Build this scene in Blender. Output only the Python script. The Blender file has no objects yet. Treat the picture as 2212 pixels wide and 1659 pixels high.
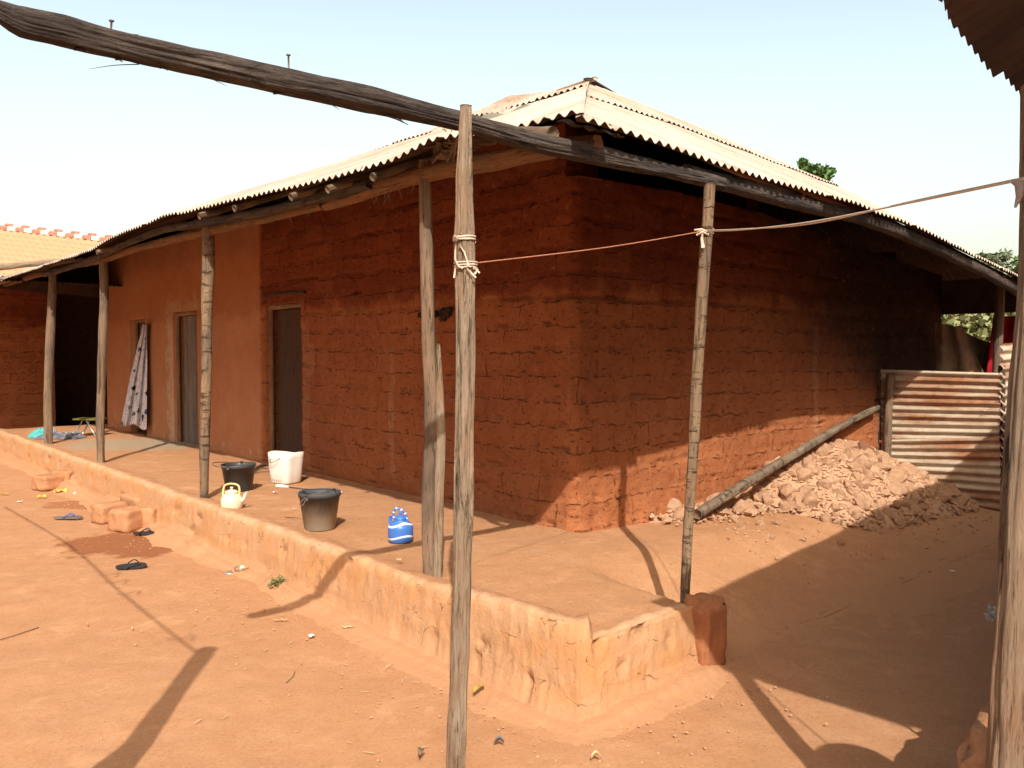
import bpy, math, random
import numpy as np
from mathutils import Vector, Matrix, noise
R = math.radians
rnd = random.Random(7)
scene = bpy.context.scene
col = scene.collection

# ------------------------------------------------------------------ camera
EYE = 1.65; F = 1785.0; CX = 1106.0; CY = 829.5; PITCH = math.atan(69.5/F)
cam_d = bpy.data.cameras.new('camera'); cam = bpy.data.objects.new('camera', cam_d); col.objects.link(cam)
cam.location = (0, 0, EYE); cam.rotation_euler = (R(90)-PITCH, 0, 0)
cam_d.sensor_width = 36; cam_d.lens = 36*F/2212; cam_d.clip_start = .05; cam_d.clip_end = 2000
scene.camera = cam
scene.render.resolution_x = 1024; scene.render.resolution_y = 768
# ------------------------------------------------------------------ light
SUN = Vector((.165, -1.82, 1.645)).normalized()          # towards the sun
world = bpy.data.worlds.new('World'); scene.world = world; world.use_nodes = True
nt = world.node_tree; bg = nt.nodes['Background']; sky = nt.nodes.new('ShaderNodeTexSky')
sky.sky_type = 'NISHITA'; sky.sun_disc = False
sky.sun_elevation = math.asin(SUN.z); sky.sun_rotation = math.atan2(SUN.x, SUN.y)
sky.air_density = 1.0; sky.dust_density = 4.0; sky.ozone_density = 1.0; sky.altitude = 50
# sky gain shaped by direction: boosted low opposite the sun, warm fill overhead
tcw = nt.nodes.new('ShaderNodeTexCoord'); sxy = nt.nodes.new('ShaderNodeSeparateXYZ'); nt.links.new(tcw.outputs['Generated'], sxy.inputs[0])
def mr(inp, a, b, c, d):
    n = nt.nodes.new('ShaderNodeMapRange'); n.interpolation_type = 'SMOOTHSTEP'
    for i, q in enumerate((a, b, c, d)): n.inputs[i+1].default_value = q
    nt.links.new(inp, n.inputs[0]); return n.outputs[0]
hz1 = mr(sxy.outputs[1], -.1, .55, 0, 1); hz2 = mr(sxy.outputs[2], .42, .85, 1, 0)
mm = nt.nodes.new('ShaderNodeMath'); mm.operation = 'MULTIPLY'; nt.links.new(hz1, mm.inputs[0]); nt.links.new(hz2, mm.inputs[1])
oh = nt.nodes.new('ShaderNodeMix'); oh.data_type = 'RGBA'; oh.inputs[6].default_value = (.8, .8, .8, 1); oh.inputs[7].default_value = (3.1, 2.75, 2.2, 1)
nt.links.new(mr(sxy.outputs[2], .38, .75, 0, 1), oh.inputs[0])
mx = nt.nodes.new('ShaderNodeMix'); mx.data_type = 'RGBA'; mx.blend_type = 'MULTIPLY'; mx.inputs[0].default_value = 1
hc = nt.nodes.new('ShaderNodeMix'); hc.data_type = 'RGBA';  hc.inputs[7].default_value = (4.75, 3.98, 2.85, 1)
hz3 = mr(sxy.outputs[2], 0, .32, .62, 1); m3 = nt.nodes.new('ShaderNodeMath'); m3.operation = 'MULTIPLY'; nt.links.new(mm.outputs[0], m3.inputs[0]); nt.links.new(hz3, m3.inputs[1])
nt.links.new(m3.outputs[0], hc.inputs[0]); nt.links.new(oh.outputs[2], hc.inputs[6]); nt.links.new(sky.outputs[0], mx.inputs[6]); nt.links.new(hc.outputs[2], mx.inputs[7])
nt.links.new(mx.outputs[2], bg.inputs[0]); bg.inputs[1].default_value = .066
sd = bpy.data.lights.new('sun', 'SUN'); sun = bpy.data.objects.new('sun', sd); col.objects.link(sun)
sd.energy = 3.6; sd.angle = R(.55); sd.color = (1, .95, .86)
sun.rotation_euler = SUN.to_track_quat('Z', 'Y').to_euler(); sun.location = (3, -20, 20)
scene.view_settings.view_transform = 'Standard'; scene.view_settings.look = 'None'
scene.view_settings.exposure = .62; scene.view_settings.gamma = 1
scene.render.engine = 'CYCLES'
scene.cycles.max_bounces = 8; scene.cycles.diffuse_bounces = 5

# ------------------------------------------------------------------ frames of reference
A = Vector((-.664, .747, 0)).normalized(); B = Vector((.747, .664, 0)).normalized()
C0 = Vector((.45, 6.0, 0))
def st(s, t, z=0): return C0 + A*s + B*t + Vector((0, 0, z))
def ray(px, py):
    f = Vector((0, math.cos(PITCH), -math.sin(PITCH))); u = Vector((0, math.sin(PITCH), math.cos(PITCH)))
    return f*F + Vector((1, 0, 0))*(px-CX) + u*(CY-py)
CAM = Vector((0, 0, EYE))
def PZ(px, py, z=0):
    r = ray(px, py); return CAM + r*((z-EYE)/r.z)
def PY(px, py, y):
    r = ray(px, py); return CAM + r*(y/r.y)
def PP(px, py, p0, n):
    r = ray(px, py); return CAM + r*((p0-CAM).dot(n)/r.dot(n))
def PT(px, py, t): return PP(px, py, st(0, t), B)      # on the plane t = const
def PS(px, py, s): return PP(px, py, st(s, 0), A)
def PL(p, q, k): return p.lerp(q, k)
def nz(x, y=0, z=0): return noise.noise((x, y, z))
def fbm(x, y, z=0, o=3):
    v = 0; a = 1
    for i in range(o):
        v += a*noise.noise((x, y, z)); x *= 2.03; y *= 2.03; z *= 2.03; a *= .5
    return v
def sm(a, b, x):
    k = min(1, max(0, (x-a)/(b-a))); return k*k*(3-2*k)
def interp(xs, ys, x): return float(np.interp(x, xs, ys))

# ------------------------------------------------------------------ object helpers
def mesh(name, v, f, mats=(), parent=None, smooth=True, midx=None, attrs=None):
    m = bpy.data.meshes.new(name); m.from_pydata([tuple(p) for p in v], [], f); m.update()
    for k in (mats if isinstance(mats, (list, tuple)) else [mats]): m.materials.append(k)
    if smooth: m.polygons.foreach_set('use_smooth', [True]*len(m.polygons))
    if midx is not None: m.polygons.foreach_set('material_index', midx)
    for an, (typ, data) in (attrs or {}).items():
        a = m.attributes.new(an, typ, 'POINT')
        a.data.foreach_set('vector' if typ == 'FLOAT_VECTOR' else 'value', np.array(data, dtype=float).ravel())
    o = bpy.data.objects.new(name, m); col.objects.link(o)
    if parent is not None: adopt(o, parent)
    return o
ROOT = {}
def adopt(o, parent):
    o.parent = parent
    o.matrix_parent_inverse = Matrix.Translation(-ROOT.get(parent.name, Vector((0, 0, 0))))
def tag(o, label=None, cat=None, group=None, kind=None):
    if label: o['label'] = label
    if cat: o['category'] = cat
    if group: o['group'] = group
    if kind: o['kind'] = kind
    return o
def thing(name, loc, label, cat, group=None):
    o = bpy.data.objects.new(name, None); col.objects.link(o); o.location = loc
    o.empty_display_size = .1; ROOT[o.name] = Vector(loc)
    return tag(o, label, cat, group)
def grid_faces(nu, nv, off=0, wrap=False):
    f = []
    for i in range(nu-1):
        for j in range(nv-1 if not wrap else nv):
            j2 = (j+1) % nv
            f.append((off+i*nv+j, off+(i+1)*nv+j, off+(i+1)*nv+j2, off+i*nv+j2))
    return f
def smoothpath(pts, step):
    P = [Vector(p) for p in pts]; out = []
    for i in range(len(P)-1):
        p0 = P[max(i-1, 0)]; p1 = P[i]; p2 = P[i+1]; p3 = P[min(i+2, len(P)-1)]
        n = max(1, int((p2-p1).length/step))
        for k in range(n):
            u = k/n
            out.append(.5*((2*p1)+(p2-p0)*u+(2*p0-5*p1+4*p2-p3)*u*u+(3*p1-p0-3*p2+p3)*u**3))
    out.append(P[-1]); return out
def tube_data(pts, rad, step=.03, seg=10, p=2, amp=0, grain=6, seed=0, bumps=0, twist=0, rx=1, up=None, knot=0, endcut=0):
    """tapered tube along pts; rad scalar or per-point list; returns v,f,grain attr"""
    path = smoothpath(pts, step) if len(pts) > 2 or step < 9 else [Vector(q) for q in pts]
    n = len(path); L = [0]
    for i in range(1, n): L.append(L[-1]+(path[i]-path[i-1]).length)
    if isinstance(rad, (int, float)): rf = lambda l: rad
    else:
        cl = [0]
        for i in range(1, len(pts)): cl.append(cl[-1]+(Vector(pts[i])-Vector(pts[i-1])).length)
        cl = [c/cl[-1]*L[-1] for c in cl] if len(rad) == len(cl) else [L[-1]*k/(len(rad)-1) for k in range(len(rad))]; rf = lambda l: interp(cl, rad, l)
    T = (path[1]-path[0]).normalized()
    ref = Vector(up) if up is not None else (Vector((0, 0, 1)) if abs(T.z) < .8 else Vector((0, 1, 0)))
    N = (ref-T*ref.dot(T)).normalized()
    v = []; g = []
    for i in range(n):
        T = (path[min(i+1, n-1)]-path[max(i-1, 0)]).normalized()
        N = (N-T*N.dot(T)).normalized(); Bn = T.cross(N); r0 = rf(L[i])
        r0 *= 1 + bumps*fbm(L[i]*2.3+seed, seed*3.1) + knot*max(0, nz(L[i]*7+seed, 5.5))
        tw = twist*L[i]
        for j in range(seg):
            a = 2*math.pi*j/seg + tw
            c, s_ = math.cos(a), math.sin(a)
            k = (abs(c)**p+abs(s_)**p)**(-1/p)
            r = r0*k
            if amp:
                r += amp*(nz(c*grain+seed, s_*grain, L[i]*2.2) + .7*nz(c*grain*2+seed, s_*grain*2, L[i]*6) + .9*bumpf(c, s_, L[i], seed))
            q = path[i] + N*(c*r*rx) + Bn*(s_*r)
            if endcut and i < 4: q = q + T*endcut*(c+1)*(1-i/4)
            v.append(q); g.append((c*r0, s_*r0, L[i]+seed*1.7))
    f = grid_faces(n, seg, 0, True)
    f.append(tuple(range(seg-1, -1, -1))); f.append(tuple((n-1)*seg+j for j in range(seg)))
    return v, f, g
def bumpf(c, s_, l, seed): return min(0, nz(c*9+seed, s_*9, l*1.3)+.25)*1.6
def tube(name, pts, rad, mat, parent=None, **k):
    v, f, g = tube_data(pts, rad, **k)
    return mesh(name, v, f, mat, parent, attrs={'grain': ('FLOAT_VECTOR', g)})
def merge(parts):
    V = []; Fc = []; G = []
    for p in parts:
        o = len(V); V += list(p[0]); Fc += [tuple(i+o for i in q) for q in p[1]]
        G += list(p[2]) if len(p) > 2 and p[2] is not None else [tuple(q) for q in p[0]]
    return V, Fc, G
def merged(name, parts, mat, parent=None, smooth=True):
    V, Fc, G = merge(parts)
    return mesh(name, V, Fc, mat, parent, smooth=smooth, attrs={'grain': ('FLOAT_VECTOR', G)})
def lathe(prof, c, seg=32, squash=None):
    v = []; c = Vector(c)
    for (r, z) in prof:
        for j in range(seg):
            a = 2*math.pi*j/seg; rr = r*(squash(a, z) if squash else 1)
            v.append(c+Vector((rr*math.cos(a), rr*math.sin(a), z)))
    return v, grid_faces(len(prof), seg, 0, True), None
def block_data(center, size, rot=0, n=7, amp=.006, seed=0, tilt=(0, 0), roundness=.12):
    """rough rounded adobe block"""
    v = []; f = []; idx = {}
    hx, hy, hz = [q/2 for q in size]
    M = Matrix.Rotation(rot, 3, 'Z') @ Matrix.Rotation(tilt[0], 3, 'X') @ Matrix.Rotation(tilt[1], 3, 'Y')
    def add(p):
        k = tuple(round(q, 4) for q in p)
        if k not in idx:
            idx[k] = len(v)
            q = Vector(p); e = Vector((q.x, q.y, q.z))
            m = sorted([abs(q.x), abs(q.y), abs(q.z)])
            sh = 1 - roundness*.5*max(0, (m[1]-.8)/.2)*(1+.8*nz(q.x*3+seed, q.y*3, q.z*3)) - roundness*.3*max(0, (m[0]-.8)/.2)
            w = Vector((q.x*hx, q.y*hy, q.z*hz))*sh
            d = amp*fbm(w.x*14+seed, w.y*14, w.z*14)
            w = w + w.normalized()*d*1.5
            v.append(M@w + Vector(center))
        return idx[k]
    for ax in range(3):
        for sg in (-1, 1):
            for i in range(n):
                for j in range(n):
                    q = []
                    for (a, b) in ((i, j), (i+1, j), (i+1, j+1), (i, j+1)):
                        p = [0, 0, 0]; p[ax] = sg; p[(ax+1) % 3] = -1+2*a/n; p[(ax+2) % 3] = -1+2*b/n
                        q.append(add(p))
                    f.append(tuple(q) if sg > 0 else tuple(reversed(q)))
    return v, f, None
def box_data(p0, ex, ey, ez):
    p0 = Vector(p0); ex = Vector(ex); ey = Vector(ey); ez = Vector(ez)
    v = [p0, p0+ex, p0+ex+ey, p0+ey, p0+ez, p0+ex+ez, p0+ex+ey+ez, p0+ey+ez]
    return v, [(0, 3, 2, 1), (4, 5, 6, 7), (0, 1, 5, 4), (1, 2, 6, 5), (2, 3, 7, 6), (3, 0, 4, 7)], None

# ------------------------------------------------------------------ materials
def newmat(name, rough=.9, spec=.2):
    m = bpy.data.materials.new(name); m.use_nodes = True
    b = m.node_tree.nodes['Principled BSDF']
    b.inputs['Roughness'].default_value = rough
    b.inputs['Specular IOR Level'].default_value = spec
    return m, m.node_tree, b
class NB:
    def __init__(s, nt): s.nt = nt
    def node(s, t, **k):
        n = s.nt.nodes.new(t)
        for a, v in k.items(): setattr(n, a, v)
        return n
    def link(s, a, b): s.nt.links.new(a, b)
    def coord(s, attr=None, scale=(1, 1, 1), rot=(0, 0, 0)):
        if attr: o = s.node('ShaderNodeAttribute', attribute_name=attr).outputs['Vector']
        else: o = s.node('ShaderNodeTexCoord').outputs['Object']
        mp = s.node('ShaderNodeMapping'); mp.inputs['Scale'].default_value = scale; mp.inputs['Rotation'].default_value = rot
        s.link(o, mp.inputs[0]); return mp.outputs[0]
    def noise(s, vec, scale, detail=5, rough=.6, dist=0):
        n = s.node('ShaderNodeTexNoise'); n.inputs['Scale'].default_value = scale
        n.inputs['Detail'].default_value = detail; n.inputs['Roughness'].default_value = rough
        n.inputs['Distortion'].default_value = dist
        s.link(vec, n.inputs['Vector']); return n.outputs['Fac']
    def ramp(s, fac, stops):
        r = s.node('ShaderNodeValToRGB'); e = r.color_ramp.elements
        while len(e) < len(stops): e.new(.5)
        for q, (p, c) in zip(e, stops):
            q.position = p; q.color = (c, c, c, 1) if isinstance(c, (int, float)) else (*c, 1)
        s.link(fac, r.inputs[0]); return r.outputs[0]
    def mix(s, fac, a, b, mode='MIX'):
        n = s.node('ShaderNodeMix', data_type='RGBA', blend_type=mode)
        for i, q in ((0, fac), (6, a), (7, b)):
            if isinstance(q, (int, float)): n.inputs[i].default_value = q
            elif isinstance(q, tuple): n.inputs[i].default_value = (*q, 1)
            else: s.link(q, n.inputs[i])
        return n.outputs[2]
    def math(s, op, a, b=0.0, clamp=False):
        n = s.node('ShaderNodeMath', operation=op, use_clamp=clamp)
        for i, q in ((0, a), (1, b)):
            if isinstance(q, (int, float)): n.inputs[i].default_value = q
            else: s.link(q, n.inputs[i])
        return n.outputs[0]
    def bump(s, h, dist, strength=1, normal=None):
        n = s.node('ShaderNodeBump'); n.inputs['Strength'].default_value = strength; n.inputs['Distance'].default_value = dist
        s.link(h, n.inputs['Height'])
        if normal: s.link(normal, n.inputs['Normal'])
        return n.outputs[0]
def earth(name, c1, c2, c3, bump=.01, fleck=True, stain=None):
    m, nt, b = newmat(name, .95, .08); n = NB(nt); co = n.coord()
    big = n.noise(co, .9, 5, .6); mid = n.noise(co, 7, 6, .65); fine = n.noise(co, 60, 5, .7)
    c = n.mix(n.ramp(big, [(.3, 0), (.7, 1)]), c1, c2)
    c = n.mix(n.ramp(mid, [(.35, 0), (.75, .75)]), c, c3)
    c = n.mix(.5, c, n.ramp(fine, [(.3, .55), (.5, .95), (.75, 1.1)]), 'MULTIPLY')
    c = n.mix(n.ramp(n.noise(co, 28, 4, .75), [(.3, .5), (.36, 0)]), c, tuple(q*.42 for q in c1))
    c = n.mix(n.ramp(n.noise(n.coord(scale=(1, 1, 1.7)), 2.6, 6, .75, .6), [(.56, 0), (.7, .45)]), c, tuple(min(1, q*1.25+.02) for q in c2))
    if fleck:
        sp = n.node('ShaderNodeTexVoronoi'); sp.inputs['Scale'].default_value = 26; n.link(co, sp.inputs['Vector'])
        near = n.ramp(sp.outputs['Distance'], [(.05, 1), (.09, 0)])
        sel = n.ramp(n.noise(co, 3.1, 3), [(.55, 0), (.62, 1)])
        c = n.mix(n.math('MULTIPLY', near, sel), c, (.62, .42, .26))
    sw = n.noise(n.coord(scale=(1, 5, 1), rot=(0, 0, .5)), 2.2, 6, .7, .4)
    c = n.mix(n.ramp(sw, [(.50, 0), (.70, .2)]), c, tuple(q*.85 for q in c3))
    c = n.mix(n.ramp(n.noise(co, 1.7, 6, .72, .8), [(.55, 0), (.72, .35)]), c, tuple(min(1, q*1.18+.02) for q in c2))
    if stain:
        # damp earth beside the step blocks: its own outline
        for (p, rx, ry, colr, k) in stain:
            d = n.node('ShaderNodeVectorMath', operation='SUBTRACT'); n.link(n.coord(), d.inputs[0]); d.inputs[1].default_value = p
            d2 = n.node('ShaderNodeVectorMath', operation='MULTIPLY'); n.link(d.outputs[0], d2.inputs[0]); d2.inputs[1].default_value = (1/rx, 1/ry, 0)
            ln = n.node('ShaderNodeVectorMath', operation='LENGTH'); n.link(d2.outputs[0], ln.inputs[0])
            e = n.math('ADD', ln.outputs['Value'], n.math('MULTIPLY', n.math('SUBTRACT', n.noise(co, 2.6, 5, .7), .5), 1.9))
            c = n.mix(n.ramp(e, [(.75, k), (.95, 0)]), c, colr)
    nt.links.new(c, b.inputs['Base Color'])
    h = n.math('ADD', n.math('MULTIPLY', mid, 1.0), n.math('MULTIPLY', fine, .35))
    nt.links.new(n.bump(h, bump, .9), b.inputs['Normal'])
    return m
def wood(name, c1, c2, c3, bump=.008, ring=0, sx=26, sl=2.6):
    m, nt, b = newmat(name, .9, .12); n = NB(nt); co = n.coord('grain', (sx, sx, sl))
    g = n.noise(co, 1.3, 8, .75, .3); g2 = n.noise(n.coord('grain', (70, 70, 5)), 1.5, 5, .7)
    patch = n.noise(n.coord('grain', (5, 5, 1.4)), 1.5, 4, .6)
    c = n.mix(n.ramp(g, [(.33, 0), (.6, 1)]), c1, c2)
    c = n.mix(n.ramp(patch, [(.42, 0), (.68, .8)]), c, c3)
    c = n.mix(n.ramp(g2, [(.32, .85), (.44, 0)]), c, tuple(q*.22 for q in c1))
    c = n.mix(n.ramp(g, [(.30, .9), (.38, 0)]), c, tuple(q*.25 for q in c1))
    g3 = n.noise(n.coord('grain', (16, 16, 1.3)), 1.6, 6, .8, .5)
    c = n.mix(n.ramp(g3, [(.335, .85), (.375, 0)]), c, tuple(q*.16 for q in c1))
    h = n.math('ADD', n.math('ADD', g, n.math('MULTIPLY', g2, .5)), n.math('MULTIPLY', n.ramp(g3, [(.32, 0), (.42, 1)]), .9))
    if ring:
        rg = n.noise(n.coord('grain', (6, 6, ring*1.4)), 1, 4, .7, .3)
        c = n.mix(n.ramp(rg, [(.38, .75), (.46, 0)]), c, tuple(q*.3 for q in c1))
        h = n.math('ADD', h, n.math('MULTIPLY', n.ramp(rg, [(.3, 0), (.45, 1)]), .8))
    nt.links.new(c, b.inputs['Base Color'])
    nt.links.new(n.bump(h, bump, 1), b.inputs['Normal'])
    return m
def plain(name, c, rough=.6, spec=.3, metal=0, c2=None, sc=8, bump=0):
    m, nt, b = newmat(name, rough, spec); n = NB(nt); co = n.coord()
    c2 = c2 or tuple(q*.7 for q in c)
    f = n.noise(co, sc, 6, .65)
    nt.links.new(n.mix(n.ramp(f, [(.38, 0), (.68, 1)]), c, c2), b.inputs['Base Color'])
    b.inputs['Metallic'].default_value = metal
    if bump: nt.links.new(n.bump(n.noise(co, sc*4, 4), bump, 1), b.inputs['Normal'])
    return m

SOIL1 = (.425, .216, .107); SOIL2 = (.455, .244, .130); SOIL3 = (.385, .183, .086)
stain_c = PZ(285, 1172); st2 = PZ(190, 1088)
M_ground = earth('red_earth', SOIL1, SOIL2, SOIL3, .006,
    stain=[((stain_c.x, stain_c.y, 0), .62, .62, (.25, .095, .042), .95), ((st2.x, st2.y, 0), .5, .35, (.29, .115, .05), .8)])
pf = PZ(330, 958, .34)
M_plinth = earth('ochre_mud', (.43, .220, .110), (.465, .252, .135), (.385, .182, .085), .014,
    stain=[((pf.x, pf.y, 0), 1.5, .9, (.33, .25, .17), .9)])
def add_cracks(m):
    nt = m.node_tree; n = NB(nt); b = nt.nodes['Principled BSDF']
    old = b.inputs['Base Color'].links[0].from_socket; oldn = b.inputs['Normal'].links[0].from_node
    co = n.coord(scale=(1, 1, 1.5))
    wv = n.node('ShaderNodeTexNoise'); wv.inputs['Scale'].default_value = 6; wv.inputs['Detail'].default_value = 5; n.link(co, wv.inputs['Vector'])
    ad = n.node('ShaderNodeVectorMath', operation='MULTIPLY_ADD'); n.link(wv.outputs['Color'], ad.inputs[0]); ad.inputs[1].default_value = (.22, .22, .22); n.link(co, ad.inputs[2])
    vo = n.node('ShaderNodeTexVoronoi', feature='DISTANCE_TO_EDGE'); vo.inputs['Scale'].default_value = 4.2; n.link(ad.outputs[0], vo.inputs['Vector'])
    face = n.node('ShaderNodeAttribute', attribute_name='face').outputs['Fac']
    ck = n.math('MULTIPLY', n.ramp(vo.outputs['Distance'], [(.0, 1), (.012, 0)]), n.math('MULTIPLY', n.ramp(n.noise(co, 5.6, 4, .8), [(.53, 0), (.62, 1)]), face))
    old = n.mix(n.math('MULTIPLY', face, .6), old, (.50, .29, .155))
    rim = n.node('ShaderNodeAttribute', attribute_name='rim').outputs['Fac']
    rm = n.math('MULTIPLY', n.ramp(n.math('ADD', rim, n.math('MULTIPLY', n.math('SUBTRACT', n.noise(co, 16, 5, .75), .5), 1.1)), [(.5, 0), (.85, 1)]), .42)
    c = n.mix(rm, old, (.58, .38, .24))
    ochre = n.math('MULTIPLY', n.ramp(n.noise(co, 3.4, 4, .6), [(.45, 0), (.6, .6)]), face)
    c = n.mix(ochre, c, (.47, .22, .085))
    sz = n.node('ShaderNodeSeparateXYZ'); n.link(n.coord(), sz.inputs[0])
    low = n.ramp(n.math('ADD', sz.outputs[2], n.math('MULTIPLY', n.math('SUBTRACT', n.noise(co, 3, 4), .5), .08)), [(.01, 1), (.07, 0)])
    c = n.mix(low, c, n.mix(n.noise(n.coord(), 5, 5, .65), SOIL1, SOIL2))
    c = n.mix(n.math('MULTIPLY', ck, .18), c, (.2, .09, .045))
    n.link(c, b.inputs['Base Color'])
    inv = n.math('SUBTRACT', 1, ck); n.link(n.bump(inv, .02, .8, oldn.outputs[0]), b.inputs['Normal'])
add_cracks(M_plinth)
M_block = earth('adobe_block', (.42, .20, .10), (.47, .25, .13), (.36, .155, .07), .010, False)
M_rubble = earth('rubble_earth', (.45, .262, .155), (.53, .345, .225), (.38, .195, .105), .012, False)
def wallmat():
    m, nt, b = newmat('mud_wall', .95, .06); n = NB(nt); co = n.coord()
    big = n.noise(co, 1.1, 5, .6); mid = n.noise(co, 6, 6, .7); fine = n.noise(co, 45, 5, .7)
    c = n.mix(n.ramp(big, [(.3, 0), (.7, 1)]), (.31, .110, .046), (.37, .140, .060))
    c = n.mix(n.ramp(mid, [(.4, 0), (.75, .8)]), c, (.25, .075, .03))
    # raw darker red bricks above the lintel course, with eave shade painted in
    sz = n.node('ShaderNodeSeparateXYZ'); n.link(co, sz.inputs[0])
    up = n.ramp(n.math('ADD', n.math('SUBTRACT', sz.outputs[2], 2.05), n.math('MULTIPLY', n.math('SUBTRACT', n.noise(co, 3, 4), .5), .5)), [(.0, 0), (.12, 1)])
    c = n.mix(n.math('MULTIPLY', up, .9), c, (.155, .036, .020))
    br = n.node('ShaderNodeAttribute', attribute_name='brick').outputs['Fac']
    c = n.mix(n.math('MULTIPLY', br, .25), c, (.42, .155, .065))
    # rough pale splashes and chalk scrapes
    ch = n.noise(n.coord(scale=(1, 1, .22)), 34, 3, .6)
    sel = n.ramp(n.noise(co, 2.1, 3), [(.58, 0), (.66, 1)])
    c = n.mix(n.math('MULTIPLY', n.ramp(ch, [(.70, 0), (.74, .8)]), sel), c, (.5, .38, .3))
    # plaster
    pl = n.node('ShaderNodeAttribute', attribute_name='plaster').outputs['Fac']
    cp = n.mix(n.ramp(n.noise(co, 1.6, 6, .6), [(.3, 0), (.7, 1)]), (.44, .195, .092), (.50, .245, .13))
    cp = n.mix(n.ramp(n.noise(co, 5, 5, .7), [(.5, 0), (.8, .6)]), cp, (.38, .15, .07))
    ps = n.node('ShaderNodeAttribute', attribute_name='patch').outputs['Fac']
    cp = n.mix(n.math('MULTIPLY', n.ramp(n.math('ADD', ps, n.math('MULTIPLY', n.math('SUBTRACT', n.noise(co, 7, 4, .7), .5), .9)), [(.34, 0), (.50, 1)]), .85), cp, (.54, .38, .26))
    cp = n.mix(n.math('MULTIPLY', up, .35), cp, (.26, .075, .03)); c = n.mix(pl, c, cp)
    c = n.mix(.4, c, n.ramp(fine, [(.3, .6), (.5, 1), (.75, 1.1)]), 'MULTIPLY')
    dk = n.noise(n.coord(scale=(1, 1, 2.6)), 9, 4, .75)
    c = n.mix(n.math('MULTIPLY', n.ramp(dk, [(.25, .6), (.30, 0)]), n.math('SUBTRACT', 1, pl)), c, (.09, .03, .015))
    nt.links.new(c, b.inputs['Base Color'])
    bk = n.node('ShaderNodeTexBrick'); bk.inputs['Scale'].default_value = 1; bk.inputs['Mortar Size'].default_value = .007; bk.inputs['Mortar Smooth'].default_value = .6
    bk.inputs['Brick Width'].default_value = .41; bk.inputs['Row Height'].default_value = .187; bk.offset = .5
    wv = n.node('ShaderNodeTexNoise'); wv.inputs['Scale'].default_value = 9; wv.inputs['Detail'].default_value = 4; n.link(co, wv.inputs['Vector'])
    sc = n.node('ShaderNodeVectorMath', operation='MULTIPLY_ADD'); n.link(wv.outputs['Color'], sc.inputs[0]); sc.inputs[1].default_value = (.075, .075, 0)
    n.link(n.coord('uvw'), sc.inputs[2]); n.link(sc.outputs[0], bk.inputs['Vector'])
    tear = n.ramp(n.noise(n.coord(scale=(1, 1, 1.4)), 8.5, 4, .75), [(.48, 0), (.60, 1)])
    sy = n.node('ShaderNodeSeparateXYZ'); n.link(sc.outputs[0], sy.inputs[0])
    hd = n.math('ABSOLUTE', n.math('SUBTRACT', n.math('FRACT', n.math('DIVIDE', sy.outputs[1], .187)), .5))
    hv = n.math('MAXIMUM', n.ramp(hd, [(.42, 0), (.47, 1)]), n.ramp(n.noise(co, 3.3, 3), [(.46, .3), (.58, .9)]))
    tear = n.math('MULTIPLY', tear, hv)
    crack = n.math('MULTIPLY', n.math('MULTIPLY', bk.outputs['Fac'], tear), n.math('SUBTRACT', 1, pl))
    pale = n.math('MULTIPLY', n.math('SUBTRACT', 1, pl), n.ramp(n.math('ADD', ps, n.math('MULTIPLY', n.math('SUBTRACT', n.noise(co, 9, 4, .7), .5), .6)), [(.3, 0), (.6, .6)]))
    c = n.mix(pale, c, (.42, .22, .13))
    # smoke blackening at the side wall's far end, extended to mimic deep eave shade
    sx = n.node('ShaderNodeAttribute', attribute_name='soot_shade').outputs['Fac']
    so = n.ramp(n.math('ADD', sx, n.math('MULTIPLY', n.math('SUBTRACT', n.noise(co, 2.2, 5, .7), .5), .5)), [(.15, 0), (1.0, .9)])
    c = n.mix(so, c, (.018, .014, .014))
    mk = n.noise(n.coord(scale=(1, 1, 3.0)), 17, 5, .8, .3); mk2 = n.noise(n.coord(scale=(1.3, 1.3, .6)), 21, 5, .8, .3)
    npl = n.math('SUBTRACT', 1, pl)
    mks = n.math('MULTIPLY', n.math('MAXIMUM', n.ramp(mk, [(.36, 1), (.39, 0)]), n.ramp(mk2, [(.335, .8), (.36, 0)])), npl)
    c = n.mix(n.math('MULTIPLY', mks, .42), c, (.06, .022, .012))
    lt = n.math('MULTIPLY', n.ramp(n.noise(n.coord(scale=(1, 1, 1.8)), 11, 5, .75), [(.60, 0), (.72, .5)]), npl)
    c = n.mix(lt, c, (.46, .20, .09))
    c = n.mix(n.math('MULTIPLY', crack, .45), c, (.07, .025, .013))
    nt.links.new(c, b.inputs['Base Color'])
    h = n.math('ADD', mid, n.math('MULTIPLY', fine, .3))
    h = n.math('SUBTRACT', h, n.math('ADD', n.math('MULTIPLY', crack, 1.3), n.math('MULTIPLY', mks, 1.2)))
    nt.links.new(n.bump(h, .017, .95), b.inputs['Normal'])
    return m
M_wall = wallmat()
M_wood_dark = wood('charred_beam_wood', (.060, .047, .042), (.145, .118, .10), (.040, .035, .036), .028, sx=30, sl=6)
M_wood_grey = wood('weathered_pole_wood', (.20, .14, .09), (.37, .29, .21), (.29, .17, .10), .022, sx=34, sl=3.2)
M_wood_mid = wood('brown_pole_wood', (.17, .11, .068), (.26, .18, .12), (.10, .075, .062), .015)
M_wood_palm = wood('palm_trunk_wood', (.22, .14, .08), (.29, .20, .125), (.14, .105, .08), .018, ring=14, sx=12)
M_wood_dark2 = wood('old_palm_wood', (.17, .12, .08), (.26, .195, .135), (.12, .09, .07), .016, ring=11, sx=10)
M_wood_log = wood('barked_log_wood', (.20, .085, .036), (.26, .14, .07), (.15, .11, .075), .014)
M_wood_frame = wood('old_frame_wood', (.22, .12, .065), (.30, .19, .12), (.14, .08, .05), .004)
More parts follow.
